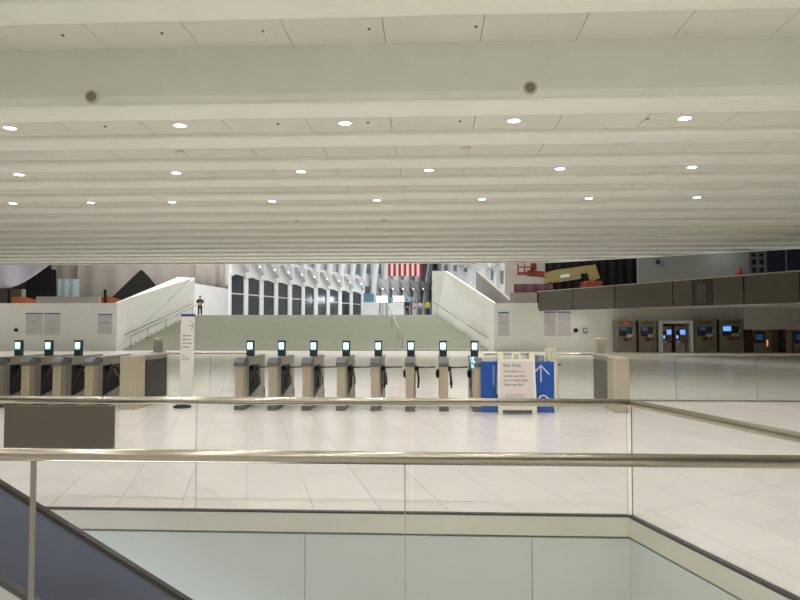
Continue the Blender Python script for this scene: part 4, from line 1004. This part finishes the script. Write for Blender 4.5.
# ------------------------------------------------------------------ people beyond the stairs
def skin_mesh(name, verts, rad, edges, m, parent):
    me = bpy.data.meshes.new(name); me.from_pydata([Vector(v) for v in verts], edges, []); ob = bpy.data.objects.new(name, me); C.objects.link(ob)
    md = ob.modifiers.new('skin', 'SKIN'); md.use_smooth_shade = True
    for i, r in enumerate(rad): me.skin_vertices[0].data[i].radius = (r, r) if not isinstance(r, tuple) else r
    me.skin_vertices[0].data[0].use_root = True
    ob.modifiers.new('sub', 'SUBSURF').levels = 1
    dg = bpy.context.evaluated_depsgraph_get(); nm = bpy.data.meshes.new_from_object(ob.evaluated_get(dg)); bpy.data.objects.remove(ob)
    nm.materials.clear(); nm.materials.append(MATS[m]); o_ = bpy.data.objects.new(name, nm); C.objects.link(o_); o_.parent = parent; return o_
def person(label, px, Y, rz, top, legs, hair='hair_dark', arms='down', scale=1.0):
    t = thing('person', label, 'person', (P(px, 310, Y).x, Y, ZT), rz); t.scale = (scale,) * 3
    V_ = [(0, 0, 0.95)]; R_ = [(0.15, 0.11)]; E_ = []
    def chain(start, pts):
        p_ = start
        for co, r in pts: V_.append(co); R_.append(r); E_.append((p_, len(V_) - 1)); p_ = len(V_) - 1
        return p_
    ch = chain(0, [((0, 0, 1.15), (0.14, 0.1)), ((0, 0, 1.36), (0.17, 0.11))])
    nk = chain(ch, [((0, 0.01, 1.47), 0.06), ((0, -0.01, 1.54), 0.062), ((0, -0.02, 1.62), (0.08, 0.098)), ((0, -0.01, 1.71), (0.066, 0.08))])
    for s in (-1, 1):
        if arms == 'down': a_ = [((s * 0.19, 0, 1.4), 0.062), ((s * 0.24, 0.02, 1.13), 0.045), ((s * 0.25, -0.06, 0.9), 0.032)]
        else: a_ = [((s * 0.19, 0, 1.4), 0.062), ((s * 0.27, -0.02, 1.16), 0.045), ((s * 0.09, -0.22, 1.18), 0.032)]
        w_ = chain(ch, a_); wp = Vector(a_[-1][0]); d = (wp - Vector(a_[-2][0])).normalized(); side = d.cross(Vector((0, 1, 0.1))).normalized()
        pm = chain(w_, [(tuple(wp + d * 0.06), (0.035, 0.02))])
        for k in range(4): chain(pm, [(tuple(wp + d * 0.10 + side * (k - 1.5) * 0.02), 0.009), (tuple(wp + d * (0.15 - 0.01 * abs(k - 1.5)) + side * (k - 1.5) * 0.021 + Vector((0, -0.015, 0))), 0.008)])
        chain(w_, [(tuple(wp + d * 0.04 - side * 0.045), 0.011), (tuple(wp + d * 0.08 - side * 0.055), 0.009)])
        chain(0, [((s * 0.10, 0, 0.88), 0.095), ((s * 0.11, -0.02, 0.5), 0.06), ((s * 0.12, 0.02, 0.1), 0.042), ((s * 0.12, -0.03, 0.045), 0.04), ((s * 0.125, -0.14, 0.03), 0.032)])
    skin_mesh('body', V_, R_, E_, 'skin', t)
    jv = [(0, 0, 1.0), (0, 0, 1.15), (0, 0, 1.36), (0, 0.01, 1.45)]; jr = [(0.18, 0.14), (0.17, 0.13), (0.195, 0.135), 0.085]; je = [(0, 1), (1, 2), (2, 3)]
    for s in (-1, 1):
        a_ = [(s * 0.20, 0, 1.4), (s * 0.245, 0.02, 1.13), (s * 0.255, -0.05, 0.93)] if arms == 'down' else [(s * 0.2, 0, 1.4), (s * 0.275, -0.02, 1.16), (s * 0.11, -0.2, 1.18)]
        k = len(jv); jv += a_; jr += [0.082, 0.064, 0.05]; je += [(2, k), (k, k + 1), (k + 1, k + 2)]
    skin_mesh('jacket', jv, jr, je, top, t)
    lv = [(0, 0, 0.99)]; lr = [(0.165, 0.13)]; le = []
    for s in (-1, 1):
        k = len(lv); lv += [(s * 0.1, 0, 0.87), (s * 0.11, -0.02, 0.5), (s * 0.12, 0.02, 0.1)]; lr += [0.112, 0.08, 0.065]; le += [(0, k), (k, k + 1), (k + 1, k + 2)]
    skin_mesh('trousers', lv, lr, le, legs, t)
    for s in (-1, 1): MB().ball((s * 0.122, -0.06, 0.045), 0.055, 0.14, 0.045, 10).build('shoe', 'black', t)
    MB().ball((0, 0.025, 1.70), 0.092, 0.10, 0.09, 12).build('hair', hair, t)
    for s in (-1, 1): MB().ball((s * 0.032, -0.108, 1.645), 0.012, 0.008, 0.008, 6).build('eye', 'black', t); MB().ball((s * 0.086, -0.01, 1.63), 0.012, 0.02, 0.03, 6).build('ear', 'skin', t)
    MB().ball((0, -0.115, 1.615), 0.013, 0.02, 0.022, 6).build('nose', 'skin', t); MB().ball((0, -0.105, 1.575), 0.026, 0.01, 0.006, 6).build('mouth', 'kiosk_red', t)
    return t
person('person in dark clothes with hands together standing at the stair head, left', 200, 55, math.radians(20), 'cloth_black', 'cloth_black', arms='front')
person('person in dark navy clothes standing beside the lit stand', 407, 66, math.radians(-25), 'cloth_navy', 'cloth_black', scale=1.08)
person('person in pale lilac clothes, left of the pair beyond the stair top', 415, 68, math.radians(160), 'cloth_lilac', 'cloth_white')
person('person in pale clothes with blue trousers, right of the pair beyond the stair top', 420.5, 66.5, math.radians(200), 'cloth_lilac', 'cloth_blue', arms='front')
person('person in a yellow safety vest beyond the stair top', 427.5, 65, math.radians(30), 'cloth_yellow', 'cloth_navy')
t = tag(MB().box(P(430, 300, 67).x, P(433.5, 300, 67).x, 67, 67.1, ZT, P(431, 302.5, 67).z, 0.01).build('blue_board', 'cloth_blue'), 'blue upright board behind the person in the yellow vest', 'board')
